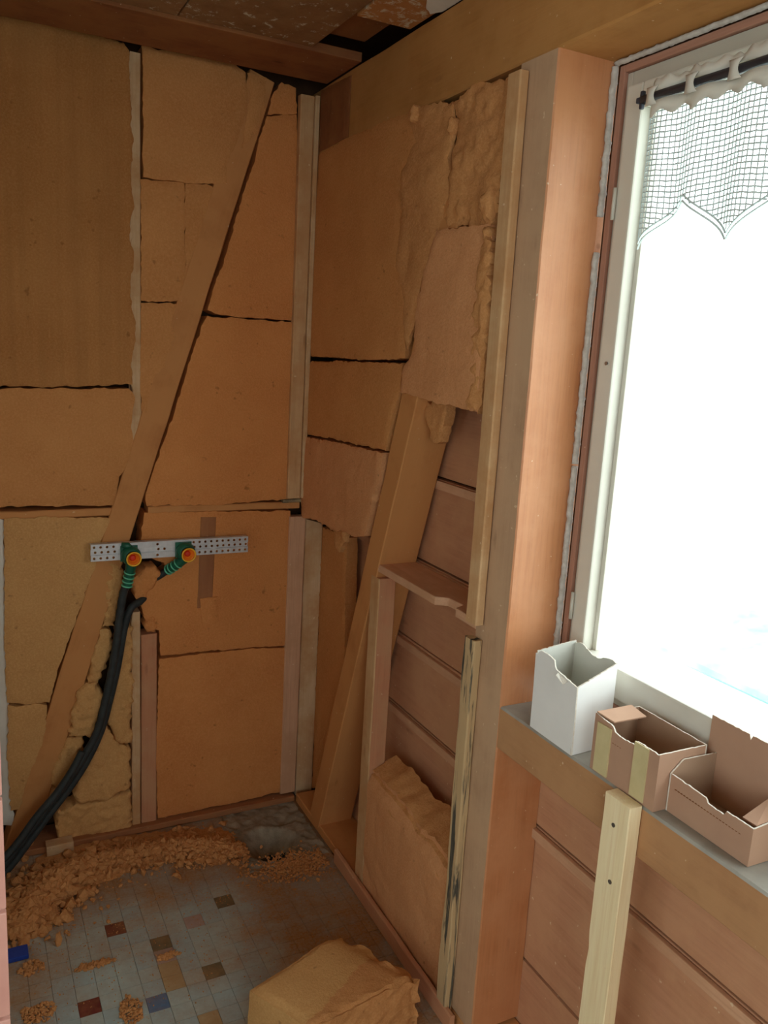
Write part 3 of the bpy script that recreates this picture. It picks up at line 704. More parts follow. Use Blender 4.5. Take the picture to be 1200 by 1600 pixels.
ins([(-0.838, 2.202), (-0.872, 2.211), (-0.932, 2.216), (-1.066, 2.205), (-1.086, 2.103), (-1.06, 2.03), (-1.063, 1.943), (-1.038, 1.917), (-0.819, 1.938), (-0.845, 1.984), (-0.857, 2.064), (-0.865, 2.145)], 'insulation_torn', 'crumpled insulation piece in the top corner beside the long clean batten', plane='R', seed=63, front=0.006, depth=0.08, ragged=0.006, lump=0.012, step=0.011)
ins([(-0.815, 1.923), (-1.043, 1.916), (-1.06, 1.862), (-1.056, 1.758), (-1.048, 1.635), (-1.047, 1.519), (-0.98, 1.522), (-0.875, 1.525), (-0.684, 1.535), (-0.691, 1.592), (-0.739, 1.642), (-0.749, 1.765), (-0.787, 1.862)], 'insulation_rose', 'overhanging insulation panel above the open bay beside the clean batten', plane='R', seed=64, front=0.016, depth=0.075, ragged=0.003, lump=0.004)
fz = ins([(-1.04, 1.903), (-1.065, 1.877), (-1.07, 1.798), (-1.066, 1.691), (-1.056, 1.58), (-1.053, 1.516), (-1.013, 1.519), (-1.021, 1.592), (-1.021, 1.718), (-1.026, 1.827)], 'insulation_torn', 'frayed orange edge of insulation along the clean batten', name='insulation_scrap', plane='R', seed=65, front=0.022, depth=0.03, ragged=0.007, lump=0.012, step=0.008)
ins([(0.026, 1.581), (-0.301, 1.595), (-0.667, 1.607), (-0.661, 1.545), (-0.627, 1.466), (-0.597, 1.372), (-0.419, 1.364), (-0.28, 1.361), (0.02, 1.346)], 'insulation_mid', 'middle insulation panel left of the right wall brace', plane='R', seed=66, front=0.006, ragged=0.003)
ins([(0.018, 1.331), (-0.281, 1.35), (-0.421, 1.352), (-0.594, 1.361), (-0.579, 1.293), (-0.541, 1.204), (-0.506, 1.11), (-0.451, 1.094), (-0.359, 1.092), (-0.262, 1.075), (-0.183, 1.081), (-0.009, 1.063), (0.012, 1.207)], 'insulation_rose', 'lower hanging insulation panel left of the right wall brace', plane='R', seed=67, front=0.012, ragged=0.004, depth=0.07, lump=0.004)
ins([(-0.267, 1.076), (-0.359, 1.092), (-0.353, 1.057), (-0.319, 1.014), (-0.287, 1.031)], 'insulation_torn', 'torn insulation flap dangling below the lower hanging panel', name='insulation_scrap', plane='R', seed=68, front=0.004, depth=0.02, ragged=0.004, lump=0.006, step=0.008)
ins([(0.006, 1.015), (-0.197, 1.023), (-0.208, 0.834), (-0.225, 0.639), (-0.196, 0.42), (-0.134, 0.095), (0.001, 0.023), (0.003, 0.531)], 'insulation_mid', 'narrow upright insulation strip behind the lower corner stud', name='insulation_strip', plane='R', seed=69, front=-0.075, depth=0.045, ragged=0.004)
ins([(-0.732, 1.513), (-0.845, 1.522), (-0.839, 1.472), (-0.82, 1.422), (-0.778, 1.42), (-0.756, 1.463)], 'insulation_torn', 'fluffy insulation remnant stuck to the brace under the overhanging panel', name='insulation_scrap', plane='R', seed=70, front=-0.03, depth=0.03, ragged=0.006, lump=0.008, step=0.008)
# tufts on the upper messy area
for k, (p, s, lb) in enumerate((((-0.671, 2.208), 0.022, 'pale fibre tuft under the beam above the torn strip'), ((-1.034, 1.956), 0.040, 'bright yellow fibre knot beside the long clean batten'), ((-1.041, 1.895), 0.022, 'small fibre knot just below the bright yellow one'), ((-0.853, 2.154), 0.020, 'fibre tuft beside the crumpled top corner piece'))):
    rr = random.Random(80 + k)
    n = 14; poly = [(p[0] + math.cos(6.283 * i / n) * s * rr.uniform(.35, .6), p[1] + math.sin(6.283 * i / n) * s * rr.uniform(.55, .95)) for i in range(n)]
    ins(poly, 'insulation_torn', lb, name='fibre_tuft', plane='R', seed=80 + k, front=0.026, depth=0.03, ragged=0.003, lump=0.010, step=0.006, rnd=0.012)
# block in the lower bay: front face upright, worn sloping top
def wtop(u, v, d): return 0.0
bm = bmesh.new()
def blockmesh(bm, f, nu, nv, nw):
    """closed six-sided block from a corner function f(u, v, w) in 0..1"""
    V = {}
    def g(i, j, k):
        key = (i, j, k)
        if key not in V: V[key] = bm.verts.new(f(i / nu, j / nv, k / nw))
        return V[key]
    for i in range(nu):
        for j in range(nv):
            for k in (0, nw): bm.faces.new((g(i, j, k), g(i + 1, j, k), g(i + 1, j + 1, k), g(i, j + 1, k)))
    for i in range(nu):
        for k in range(nw):
            for j in (0, nv): bm.faces.new((g(i, j, k), g(i + 1, j, k), g(i + 1, j, k + 1), g(i, j, k + 1)))
    for j in range(nv):
        for k in range(nw):
            for i in (0, nu): bm.faces.new((g(i, j, k), g(i, j + 1, k), g(i, j + 1, k + 1), g(i, j, k + 1)))
def f_low(u, v, w):            # u along the wall towards the window, v up, w into the wall
    y = -0.606 - 0.478 * u
    topf = 0.412 - 0.03 * u + (0.012 * noise.noise(Vector((u * 6, 1, 2))))
    topb = 0.452 - 0.01 * u + 0.02 * noise.noise(Vector((u * 7, 5, 2)))
    z = 0.040 + v * ((topf * (1 - w) + topb * w) - 0.040)
    x = -0.002 + 0.092 * w
    q = noise.noise_vector(Vector((x * 40, y * 40, z * 40))) * 0.004 + noise.noise_vector(Vector((x * 12, y * 12, z * 12))) * 0.005
    r = 0.014
    if v > 0.9 and w < 0.12: x += 0.010 * (v - 0.9) * 10; z -= 0.008
    if w > 0: q += noise.noise_vector(Vector((x * 90, y * 90, z * 90))) * 0.004 * (1 if v > .97 else 0)
    return Vector((x, y, z)) + Vector((max(-.001, q.x) if w == 0 else q.x, q.y, q.z if v > 0 else 0)) - Vector((0.06, -0.84, 0.24))
blockmesh(bm, f_low, 40, 32, 10)
o = bm_obj('insulation_batt', bm, ['insulation_rose', 'insulation_torn'], None, Matrix.Translation((0.06, -0.84, 0.24)), smooth=True)
for p in o.data.polygons:
    if p.normal.z > 0.5: p.material_index = 1
o.data.set_sharp_from_angle(angle=math.radians(45))
props(o, 'thick insulation panel with a fuzzy top standing in the low right bay', 'insulation')
# loose block on the floor in front
c0 = [Vector((*(-0.485, -0.989), .15)), Vector((*(-0.395, -1.152), .15)), Vector((*(-0.09, -1.111), .15)), Vector((*(-0.202, -0.898), .15))]
cc = sum(c0, Vector()) / 4; cc.z = 0.08
def f_blk(u, v, w):
    t = (c0[0] * (1 - u) * (1 - v) + c0[1] * u * (1 - v) + c0[2] * u * v + c0[3] * (1 - u) * v)
    z = 0.002 + w * 0.150
    p = Vector((t.x, t.y, z)); d = Vector((t.x - cc.x, t.y - cc.y, 0))
    q = noise.noise_vector(p * 9) * 0.006 + noise.noise_vector(p * 60) * 0.0012
    if u > 0.90: q += noise.noise_vector(p * 40) * 0.006
    if v > 0.85: q += noise.noise_vector(p * 32) * 0.012 * (v - .85) / .15; p.z -= (v - .85) * 0.08 * w
    e = min(u, 1 - u, v, 1 - v)
    if w > .9 and e < .03: p.z -= 0.006
    if v > .93: q += noise.noise_vector(p * 30) * 0.008
    if w == 0: q.z = 0
    return p + q - cc
bm = bmesh.new(); blockmesh(bm, f_blk, 34, 34, 16)
o = bm_obj('insulation_block', bm, ['insulation_tan', 'insulation_torn'], None, Matrix.Translation(cc), smooth=True)
for p in o.data.polygons:
    q = p.center + cc
    uu = (q.xy - c0[0].xy).dot((c0[1] - c0[0]).xy) / (c0[1] - c0[0]).length_squared
    if uu > 0.93 + 0.1 * noise.noise(q * 12): p.material_index = 1
o.data.set_sharp_from_angle(angle=math.radians(45))
props(o, 'loose thick block of insulation lying on the mosaic floor', 'insulation')

# ================================================================ fibre debris on the floor
rr = random.Random(11)
ctrl = [(-0.95, -0.376), (-0.908, -0.307), (-0.828, -0.199), (-0.71, -0.144), (-0.553, -0.153), (-0.413, -0.172), (-0.321, -0.228), (-0.24, -0.28)]
wid = [0.055, 0.09, 0.09, 0.075, 0.075, 0.075, 0.06, 0.03]
def sample_line(t):
    s = t * (len(ctrl) - 1); i = min(int(s), len(ctrl) - 2); f = s - i
    return (ctrl[i][0] * (1 - f) + ctrl[i + 1][0] * f, ctrl[i][1] * (1 - f) + ctrl[i + 1][1] * f, wid[i] * (1 - f) + wid[i + 1] * f)
def pileh(x, y):
    best = 0
    for i in range(30):
        a, b, w = sample_line(i / 29)
        d = math.hypot(x - a, y - b) / w
        best = max(best, (1 - d) * w * 0.30)
    return best
poly = [(-0.969, -0.436), (-0.943, -0.152), (-0.868, -0.026), (-0.767, 0.02), (-0.646, 0.019), (-0.486, -0.029), (-0.321, -0.069), (-0.231, -0.146), (-0.284, -0.262), (-0.357, -0.316), (-0.432, -0.25), (-0.546, -0.218), (-0.649, -0.245), (-0.783, -0.276), (-0.835, -0.352), (-0.876, -0.421), (-0.927, -0.453)]
mound = slab('fibre_mound', 'insulation_torn', poly, 'F', 0.0, 0.004, 0.008, 0.012, 0.002, 0.012,
             lambda u, v, d: min(0.035, 0.001 + max(0, pileh(u, v)) * (0.6 + 0.5 * noise.noise(Vector((u * 25, v * 25, 3)))) + 0.016 * abs(noise.noise(Vector((u * 45, v * 45, 9)))) * min(1, d * 30)), seed=90)
mound['kind'] = 'stuff'
cs = []
for i in range(8000):
    x, y, w = sample_line(rr.random()); r = abs(rr.gauss(0, .5 if i % 3 else 1.0)) * w * (1 + .5 * noise.noise(Vector((x * 12, y * 12, 0)))); a = rr.uniform(0, 6.28)
    px, py = x + math.cos(a) * r * 1.2, y + math.sin(a) * r
    if py > -0.035 or px < -0.995 or (px > PX0 - .02 and py > PY0): continue
    h = max(0, min(.035, pileh(px, py))) * 0.9
    s = rr.choice((.002, .0025, .003, .004, .005, .006, .008, .011, .016)) * (1.2 if px < -0.72 else .85)
    cs.append(((px, py, h + s * .5), s))
for i in range(1500):
    px, py = rr.uniform(-0.98, -0.02), -0.36 - abs(rr.gauss(0, 0.25))
    if py < -1.3: continue
    s = rr.choice((.0010, .0013, .0018, .0024))
    cs.append(((px, py, s * .4), s))
for i in range(1500):
    px, py = rr.gauss(-0.13, .07), rr.gauss(-0.385, 0.035)
    if px > -0.03: continue
    s = rr.choice((.002, .003, .004, .006)); cs.append(((px, py, s * .5), s))
c_ = crumbs('fibre_crumbs', 'insulation_torn', cs, None, 'loose brown fibre crumbs scattered over the mosaic floor', 5)
for k, (c, rx, ry, lb) in enumerate((((-0.923, -0.54), .035, .022, 'small fibre clump on the mosaic floor beside the pink tiled wall'), ((-0.773, -0.591), .055, .012, 'long thin fibre smear across the mosaic floor'), ((-0.717, -0.784), .028, .045, 'oval fibre clump on the mosaic floor near the blue tile'), ((-0.923, -0.702), .04, .03, 'faint fibre clump nearest the pink tiled wall foot'), ((-0.594, -0.633), .03, .012, 'short fibre smear below the olive tile'))):
    r2 = random.Random(k); pts = []
    for i in range(int(9000 * (rx * ry) ** .5) // 1):
        q = r2.random() ** .6; t_ = r2.uniform(0, 6.283); s = r2.choice((.0015, .002, .003, .004, .006))
        w_ = 1 + 0.35 * noise.noise(Vector((math.cos(t_) * 1.5, math.sin(t_) * 1.5, k)))
        pts.append(((c[0] + math.cos(t_) * q * rx * w_, c[1] + math.sin(t_) * q * ry * w_, s * .5 + (1 - q) * .006 * r2.random()), s))
    o = crumbs('fibre_clump', 'insulation_torn', pts, None, None, k + 3)
    props(o, lb, 'fibre clump')

# blue flat tool end on the floor beside the partition
bt = empty('blue_scraper', (-0.975, -0.478, 0.0), 'flat blue plastic tool end lying beside the pink tiled wall', 'tool')
box('blade', 'blue_plastic', (-1.05, -0.93, -0.50, -0.455, 0.001, 0.014), bt, 0.003)
box('handle', 'blue_plastic', (-1.16, -1.05, -0.49, -0.465, 0.001, 0.020), bt, 0.004)

# ================================================================ plumbing
rz, rh, ry = 0.983, 0.052, -0.040
rail = empty('mounting_rail', (-0.465, ry, rz), 'perforated galvanised metal rail carrying two pipe fittings', 'rail')
def strip(name, x0, x1, z0, z1, y, holes, r=0.0042, pitch=0.019, off=0.0):
    """flat strip with real punched holes"""
    bm = bmesh.new(); n = int(round((x1 - x0) / pitch)); dx = (x1 - x0) / n; zc = (z0 + z1) / 2
    for i in range(n):
        a, b = x0 + i * dx, x0 + (i + 1) * dx; cx = (a + b) / 2 + off
        oc = [(a, z0), ((a + b) / 2, z0), (b, z0), (b, zc), (b, z1), ((a + b) / 2, z1), (a, z1), (a, zc)]
        ov = [bm.verts.new((x, y, z)) for x, z in oc]
        if holes(i, (a + b) / 2):
            iv = [bm.verts.new((cx + r * math.cos(t), y, zc + r * math.sin(t))) for t in [math.radians(d) for d in (225, 270, 315, 0, 45, 90, 135, 180)]]
            for k in range(8): bm.faces.new((ov[k], ov[(k + 1) % 8], iv[(k + 1) % 8], iv[k]))
        else: bm.faces.new(ov)
    bmesh.ops.remove_doubles(bm, verts=bm.verts, dist=1e-5)
    o = bm_obj(name, bm, 'galvanised', rail)
    sm = o.modifiers.new('thickness', 'SOLIDIFY'); sm.thickness = 0.0015; sm.offset = 1
    return o
hx = lambda i, x: not (-0.62 < x < -0.555 or -0.55 < x < -0.39) or i % 7 == 3
strip('perforated_band', -0.699, -0.205, rz + 0.0085, rz + 0.026, ry, hx)
strip('perforated_band', -0.699, -0.205, rz - 0.026, rz - 0.0085, ry, hx)
strip('perforated_band', -0.699, -0.205, rz - 0.0075, rz + 0.0075, ry + 0.006, lambda i, x: hx(i, x) or i == 11, off=0.004)
for s in (1, -1):
    box('ridge', 'galvanised', (-0.699, -0.205, ry, ry + 0.007, rz + s * 0.008 - 0.0008, rz + s * 0.008 + 0.0008), rail, 0)
    box('flange', 'galvanised', (-0.699, -0.205, ry, ry + 0.022, rz + s * 0.026 - 0.0008, rz + s * 0.026 + 0.0008), rail, 0)
def ring(name, mat, prof, org, axis, parent, seg=24, loop=False):
    """lathe: prof = (radius, distance along axis)"""
    axis = Vector(axis).normalized(); a = axis.orthogonal().normalized(); b = axis.cross(a); bm = bmesh.new(); R = []
    for r, h in prof:
        R.append([bm.verts.new(Vector(org) + axis * h + (a * math.cos(6.28318 * k / seg) + b * math.sin(6.28318 * k / seg)) * max(r, 1e-4)) for k in range(seg)])
    for i in range(len(R) - 1):
        for k in range(seg): bm.faces.new((R[i][k], R[i][(k + 1) % seg], R[i + 1][(k + 1) % seg], R[i + 1][k]))
    if loop:
        for k in range(seg): bm.faces.new((R[-1][k], R[-1][(k + 1) % seg], R[0][(k + 1) % seg], R[0][k]))
    else: bm.faces.new(R[0][::-1]); bm.faces.new(R[-1])
    return bm_obj(name, bm, mat, parent, smooth=True)
def fitting(x, z, down, label):
    e = empty('pipe_fitting', (x, ry - 0.002, z), label, 'pipe fitting', 'pipe fittings on the metal rail')
    del e['group']
    y = ry - 0.0025
    box('mounting_plate', 'green_plastic', (x - 0.030, x + 0.022, y - 0.004, y, z - 0.020, z + 0.030), e, 0.003)
    ax = (0.06, -1, -0.06)
    ring('body', 'green_plastic', [(0.028, 0.0), (0.030, 0.004), (0.030, 0.014), (0.026, 0.020), (0.022, 0.026), (0.018, 0.026), (0.018, 0.022)], (x, y - 0.002, z), ax, e)
    plug = ring('plug', 'orange_plug', [(0.017, 0.018), (0.018, 0.034), (0.0215, 0.044), (0.0225, 0.047), (0.0205, 0.0475), (0.015, 0.038), (0.010, 0.030), (0.004, 0.028)], (x, y, z), ax, e)
    ring('plug_rim', 'yellow_plug', [(0.0215, 0.0455), (0.0232, 0.0462), (0.0232, 0.0482), (0.0200, 0.0484), (0.0185, 0.0440)], (x, y, z), ax, plug, 24, True)
    ring('plug_core', 'red_plug', [(0.010, 0.029), (0.0085, 0.036), (0.004, 0.037)], (x, y, z), ax, plug)
    return e
f1 = fitting(-0.583, 0.972, 1, 'green and orange pipe fitting nearer the diagonal brace, above the black pipe')
f2 = fitting(-0.415, 0.974, 1, 'green and orange pipe fitting in the middle of the rail, its pipe running behind insulation')
def sleeve(pts, parent):
    sp = spline(pts, 10); n = len(sp)
    o = tube('sleeve', 'green_plastic', sp, [0.0165 - 0.002 * i / n for i in range(n)], 14, parent)
    d = (sp[-1] - sp[0]); 
    for k in (0.42, 0.58, 0.74, 0.90):
        i = int(k * (n - 1)); t_ = (sp[min(i + 1, n - 1)] - sp[i - 1]).normalized()
        ring('ridge', 'green_band', [(0.0168, 0), (0.0178, 0.001), (0.0178, 0.003), (0.0168, 0.004)], sp[i], t_, o, 14)
sleeve([(-0.583, -0.058, 0.952), (-0.585, -0.052, 0.925), (-0.590, -0.046, 0.895), (-0.594, -0.043, 0.870)], f1)
sleeve([(-0.418, -0.054, 0.952), (-0.430, -0.044, 0.938), (-0.448, -0.026, 0.918), (-0.460, -0.010, 0.905)], f2)
tube('stem', 'green_plastic', [(-0.585, -0.05, 0.995), (-0.592, -0.048, 1.003), (-0.61, -0.046, 1.005)], [0.010, 0.011, 0.009], 12, f1)
def zz(p, y): return (p[0], y, p[1])
p1 = spline([(-0.594, -0.043, 0.874), zz((-0.603, 0.851), -0.038), zz((-0.614, 0.778), -0.034), zz((-0.626, 0.674), -0.034), zz((-0.645, 0.569), -0.036), zz((-0.666, 0.475), -0.040), zz((-0.69, 0.394), -0.046), zz((-0.735, 0.319), -0.055), zz((-0.791, 0.247), -0.068), zz((-0.85, 0.183), -0.085), zz((-0.908, 0.121), -0.105), zz((-0.964, 0.061), -0.125), zz((-1.028, 0.011), -0.15)], 8)
o = tube('water_pipe', 'black_rubber', p1, [0.0125 + 0.0015 * math.sin(i * 1.7) * 0.5 for i in range(len(p1))], 12)
props(o, 'black insulated pipe coming down from the green sleeve in a long curve', 'pipe')
p2 = spline([(-0.50, 0.04, 0.868), zz((-0.515, 0.827), 0.024), zz((-0.545, 0.808), -0.006), zz((-0.579, 0.791), -0.024), zz((-0.6, 0.723), -0.022), zz((-0.619, 0.604), -0.018), zz((-0.643, 0.498), -0.020), zz((-0.672, 0.393), -0.024), zz((-0.721, 0.296), -0.036), zz((-0.778, 0.219), -0.050), zz((-0.838, 0.154), -0.066), zz((-0.896, 0.091), -0.086), zz((-0.953, 0.03), -0.105), zz((-1.02, -0.02), -0.130)], 8)
o = tube('water_pipe', 'black_rubber', p2, 0.0120, 12)
props(o, 'second black pipe branching off behind the first towards the middle fitting', 'pipe')
p3 = spline([zz((-0.735, 0.348), -0.060), zz((-0.767, 0.297), -0.074), zz((-0.816, 0.239), -0.094), zz((-0.874, 0.185), -0.112), zz((-0.931, 0.123), -0.135), zz((-0.991, 0.076), -0.160), zz((-1.053, 0.038), -0.18)], 8)
o = tube('water_pipe', 'black_rubber', p3, 0.0115, 12)
props(o, 'third black pipe with an open end lying on the lowest bend', 'pipe')
# second fitting's pipe shows through torn holes between the lumps
o = tube('water_pipe', 'black_rubber', spline([(-0.462, -0.010, 0.903), (-0.475, -0.004, 0.893), (-0.490, 0.004, 0.880), (-0.51, 0.018, 0.868)], 6), 0.0115, 10)
props(o, 'short black pipe stub half hidden below the middle fitting', 'pipe')

# ================================================================ window
win = box('window_1', 'wood_casing', (0.140, 0.185, -1.2465, -1.2315, 0.86, 2.210), bev=0.002, kind='structure')
WY1 = -2.50
box('casing', 'wood_casing', (0.140, 0.185, WY1, -1.2465, 2.196, 2.210), win)
box('casing', 'wood_casing', (0.145, 0.205, WY1, -1.2465, 0.905, 0.950), win)
box('frame_side', 'white_paint_shaded', (0.148, 0.190, -1.262, -1.2470, 0.950, 2.195), win)
box('frame_head', 'white_paint_shaded', (0.148, 0.190, WY1, -1.2625, 2.168, 2.195), win)
box('frame_sill', 'white_paint_shaded', (0.148, 0.190, WY1, -1.2625, 0.950, 0.966), win)
box('sash_side', 'white_paint', (0.136, 0.180, -1.306, -1.2630, 0.968, 2.166), win, 0.004)
box('sash_head', 'white_paint', (0.136, 0.180, WY1 + 0.09, -1.3065, 2.122, 2.166), win, 0.004)
box('sash_sill', 'white_paint', (0.136, 0.180, WY1 + 0.09, -1.3065, 0.968, 1.032), win, 0.004)
box('sash_side', 'white_paint', (0.136, 0.180, WY1, WY1 + 0.09, 0.968, 2.166), win, 0.004)
box('glazing_bead', 'white_paint', (0.163, 0.180, -1.318, -1.3065, 1.032, 2.122), win, 0.001)
box('pane', 'window_glass', (0.168, 0.172, WY1 + 0.09, -1.3065, 1.032, 2.122), win, 0)
bm = bmesh.new(); bmesh.ops.create_cone(bm, cap_ends=True, segments=12, radius1=0.004, radius2=0.003, depth=0.003)
bm_obj('screw', bm, 'steel', win, Matrix.Translation((0.1345, -1.288, 1.640)) @ Matrix.Rotation(math.pi / 2, 4, 'Y'))
for z_ in (1.12, 1.95):
    tube('hinge', 'white_paint_shaded', [(0.132, -1.2625, z_ - .03), (0.132, -1.2625, z_ + .03)], 0.004, 10, win)
box('wall_right_jamb', 'wood_rail', (0.0, 0.150, -2.64, -2.515, 0.89, 2.22), bev=0.003, kind='structure')
# expanding foam beads round the casing
def foam_line(pts, w, d):
    bm = bmesh.new(); rings = []; n = len(pts); seg = 8; rr = random.Random(4)
    for i, (p, wd, dd) in enumerate(pts):
        ring_ = []
        for k in range(seg):
            a = 2 * math.pi * k / seg
            j = 1 + 0.45 * noise.noise(Vector((i * 0.8, k * 1.3, 0)))
            ring_.append(bm.verts.new(Vector(p) + (wd * math.cos(a) * w + dd * math.sin(a) * d) * j))
        rings.append(ring_)
    for i in range(n - 1):
        for k in range(seg): bm.faces.new((rings[i][k], rings[i][(k + 1) % seg], rings[i + 1][(k + 1) % seg], rings[i + 1][k]))
    bm.faces.new(rings[0][::-1]); bm.faces.new(rings[-1])
    return bm
Y_, X_, Z_ = Vector((0, 1, 0)), Vector((1, 0, 0)), Vector((0, 0, 1))
for nm, z0, z1 in (('foam_bead', 0.93, 1.42), ('foam_bead', 1.425, 1.86), ('foam_bead', 1.93, 2.21)):
    n = int((z1 - z0) / 0.006)
    bm = foam_line([((0.133 + 0.003 * noise.noise(Vector((0, i * .3, 1))), -1.2245 + 0.0018 * noise.noise(Vector((0, 3, i * .25))), z0 + (z1 - z0) * i / n), Y_, X_) for i in range(n + 1)], 0.0066, 0.007)
    bm_obj(nm, bm, 'foam_bead', win, smooth=True)
bm = foam_line([((0.134, -1.225 - 1.25 * i / 200, 2.2150 + 0.001 * noise.noise(Vector((i * .3, 0, 0)))), Z_, X_) for i in range(201)], 0.005, 0.006)
bm_obj('foam_bead', bm, 'foam_bead', win, smooth=True)

# curtain rod and lace curtain
rod = empty('curtain_rod', (0.112, -1.85, 2.122), 'dark iron curtain rod with a small cross-shaped end', 'curtain rod')
tube('pole', 'iron_rod', [(0.112, -1.335, 2.122), (0.112, -2.44, 2.122)], 0.0078, 12, rod)
box('finial', 'iron_rod', (0.106, 0.118, -1.335, -1.3235, 2.117, 2.127), rod, 0.002)
box('finial', 'iron_rod', (0.108, 0.116, -1.3385, -1.3305, 2.106, 2.138), rod, 0.0025)
box('bracket', 'iron_rod', (0.112, 0.137, -1.345, -1.338, 2.114, 2.130), rod, 0.002)
cur = empty('lace_curtain', (0.112, -1.85, 2.12), 'short white lace net curtain gathered on the dark rod', 'curtain')
def cx(y, z):                       # gentle folds, deeper further down
    k = (2.12 - z) / 0.25
    return 0.112 + (0.004 + 0.006 * k) * math.sin((y + 1.35) * 52 + 1.5 * math.sin(y * 9)) + 0.004 * k
def cz(y, z): return z + 0.005 * math.sin((y + 1.4) * 30) * (2.1 - z) / 0.2
def bottom(y):
    t = ((-1.362 - y) / 0.205) % 1.0
    return 1.865 + 0.075 * (1 - abs(2 * t - 1)) ** 0.9
YA, YB = -1.362, -2.42
bm = bmesh.new()
def thread(bm, pts, r):
    rings = []
    n = len(pts)
    for i, p in enumerate(pts):
        d = (pts[min(n - 1, i + 1)] - pts[max(0, i - 1)]).normalized(); a = d.cross(X_).normalized() if abs(d.x) < .9 else Y_; b = d.cross(a)
        rings.append([bm.verts.new(p + a * r * math.cos(t) + b * r * math.sin(t)) for t in (0, 2.094, 4.189)])
    for i in range(n - 1):
        for k in range(3): bm.faces.new((rings[i][k], rings[i][(k + 1) % 3], rings[i + 1][(k + 1) % 3], rings[i + 1][k]))
ny = 104
ys = [YA + (YB - YA) * i / ny for i in range(ny + 1)]
nrow = 26
for k in range(nrow):
    z = 2.092 - k * 0.0093
    run = []
    for y in ys:
        if z > bottom(y) - 0.004:
            run.append(Vector((cx(y, z), y, cz(y, z) + 0.0006 * math.sin(y * 900 + k))))
        else:
            if len(run) > 2: thread(bm, run, 0.0018)
            run = []
    if len(run) > 2: thread(bm, run, 0.0018)
for i in range(0, ny + 1):
    y = ys[i]; zb = bottom(y); n = max(3, int((2.10 - zb) / 0.012))
    if i % 1 == 0: thread(bm, [Vector((cx(y, 2.10 + (zb - 2.10) * j / n), y, cz(y, 2.10 + (zb - 2.10) * j / n))) for j in range(n + 1)], 0.0014)
net = bm_obj('net', bm, 'lace_thread', cur)
bm = bmesh.new()
for dz in (0, -0.010):
    thread(bm, [Vector((cx(y, bottom(y) + dz), y, bottom(y) + dz)) for y in [YA + (YB - YA) * i / 400 for i in range(401)]], 0.0022)
bm_obj('scalloped_hem', bm, 'lace_thread', cur)
def band(name, z0f, z1f, y0=YA, y1=YB, n=260, front=0.0):
    bm = bmesh.new(); rows = []
    for i in range(n + 1):
        y = y0 + (y1 - y0) * i / n
        rows.append([bm.verts.new((cx(y, 2.1) + front(y) if callable(front) else cx(y, 2.1) + front, y, z)) for z in (z0f(y), (z0f(y) + z1f(y)) / 2, z1f(y))])
    for i in range(n):
        for k in range(2): bm.faces.new((rows[i][k], rows[i + 1][k], rows[i + 1][k + 1], rows[i][k + 1]))
    o = bm_obj(name, bm, 'lace', cur, smooth=True)
    s = o.modifiers.new('thickness', 'SOLIDIFY'); s.thickness = 0.0012
    return o
band('heading', lambda y: 2.131 + 0.002 * math.sin(y * 60), lambda y: 2.145 + 0.006 * abs(math.sin((y + 1.36) * 48)) + 0.003 * math.sin(y * 210))
band('lower_heading', lambda y: 2.090 + 0.005 * math.sin(y * 130) - 0.006 * (math.sin((y + 1.362) * 41.9) > .8), lambda y: 2.113 + 0.001 * math.sin(y * 70), front=-0.001)
y = YA - 0.002
while y > YB:
    w = 0.017
    bm = bmesh.new(); rows = []
    for i in range(9):
        z = 2.106 + 0.032 * i / 8; t = (i - 4) / 4
        ww = w * (0.5 + 0.35 * t * t)
        x = 0.1020 + 0.004 * t * t
        rows.append([bm.verts.new((x, y + ww, z)), bm.verts.new((x - .001, y, z)), bm.verts.new((x, y - ww, z))])
    for i in range(8):
        for k in range(2): bm.faces.new((rows[i][k], rows[i][k + 1], rows[i + 1][k + 1], rows[i + 1][k]))
    o = bm_obj('loop', bm, 'lace', cur, smooth=True); s = o.modifiers.new('thickness', 'SOLIDIFY'); s.thickness = 0.0012
    y -= 0.093

# ================================================================ cartons on the sill
SZ = 0.8862
def wall(name, mat_out, mat_in, a, b, top, parent, th=0.003, n=24, z0=SZ, lean=0.0):
    """one side of a carton from corner a to corner b; top(t) = height of its torn upper edge; inner face towards the right of a->b"""
    a, b = Vector((*a, 0)), Vector((*b, 0)); d = (b - a).normalized(); nrm = Vector((d.y, -d.x, 0))
    bm = bmesh.new(); O, I = [], []
    for i in range(n + 1):
        t = i / n; p = a.lerp(b, t); h = top(t)
        col = [(z0, 0), (z0 + h * .5, 0.5), (z0 + h, 1)]
        O.append([bm.verts.new(p + Vector((0, 0, z)) - nrm * lean * k * k) for z, k in col])
        I.append([bm.verts.new(p + Vector((0, 0, z)) + nrm * th - nrm * lean * k * k) for z, k in col])
    fo, fi, fe = [], [], []
    for i in range(n):
        for k in range(2):
            fo.append(bm.faces.new((O[i][k], O[i + 1][k], O[i + 1][k + 1], O[i][k + 1])))
            fi.append(bm.faces.new((I[i][k], I[i][k + 1], I[i + 1][k + 1], I[i + 1][k])))
        fe.append(bm.faces.new((O[i][2], O[i + 1][2], I[i + 1][2], I[i][2])))
        fe.append(bm.faces.new((O[i][0], I[i][0], I[i + 1][0], O[i + 1][0])))
    for e in (0, n):
        for k in range(2): fe.append(bm.faces.new((O[e][k], O[e][k + 1], I[e][k + 1], I[e][k])))
    bmesh.ops.recalc_face_normals(bm, faces=bm.faces)
    for f in fi: f.material_index = 1
    for f in fe: f.material_index = 2
    me = bpy.data.meshes.new(name); bm.to_mesh(me); bm.free()
    return link(name, me, [mat_out, mat_in, 'torn_paper'], parent)
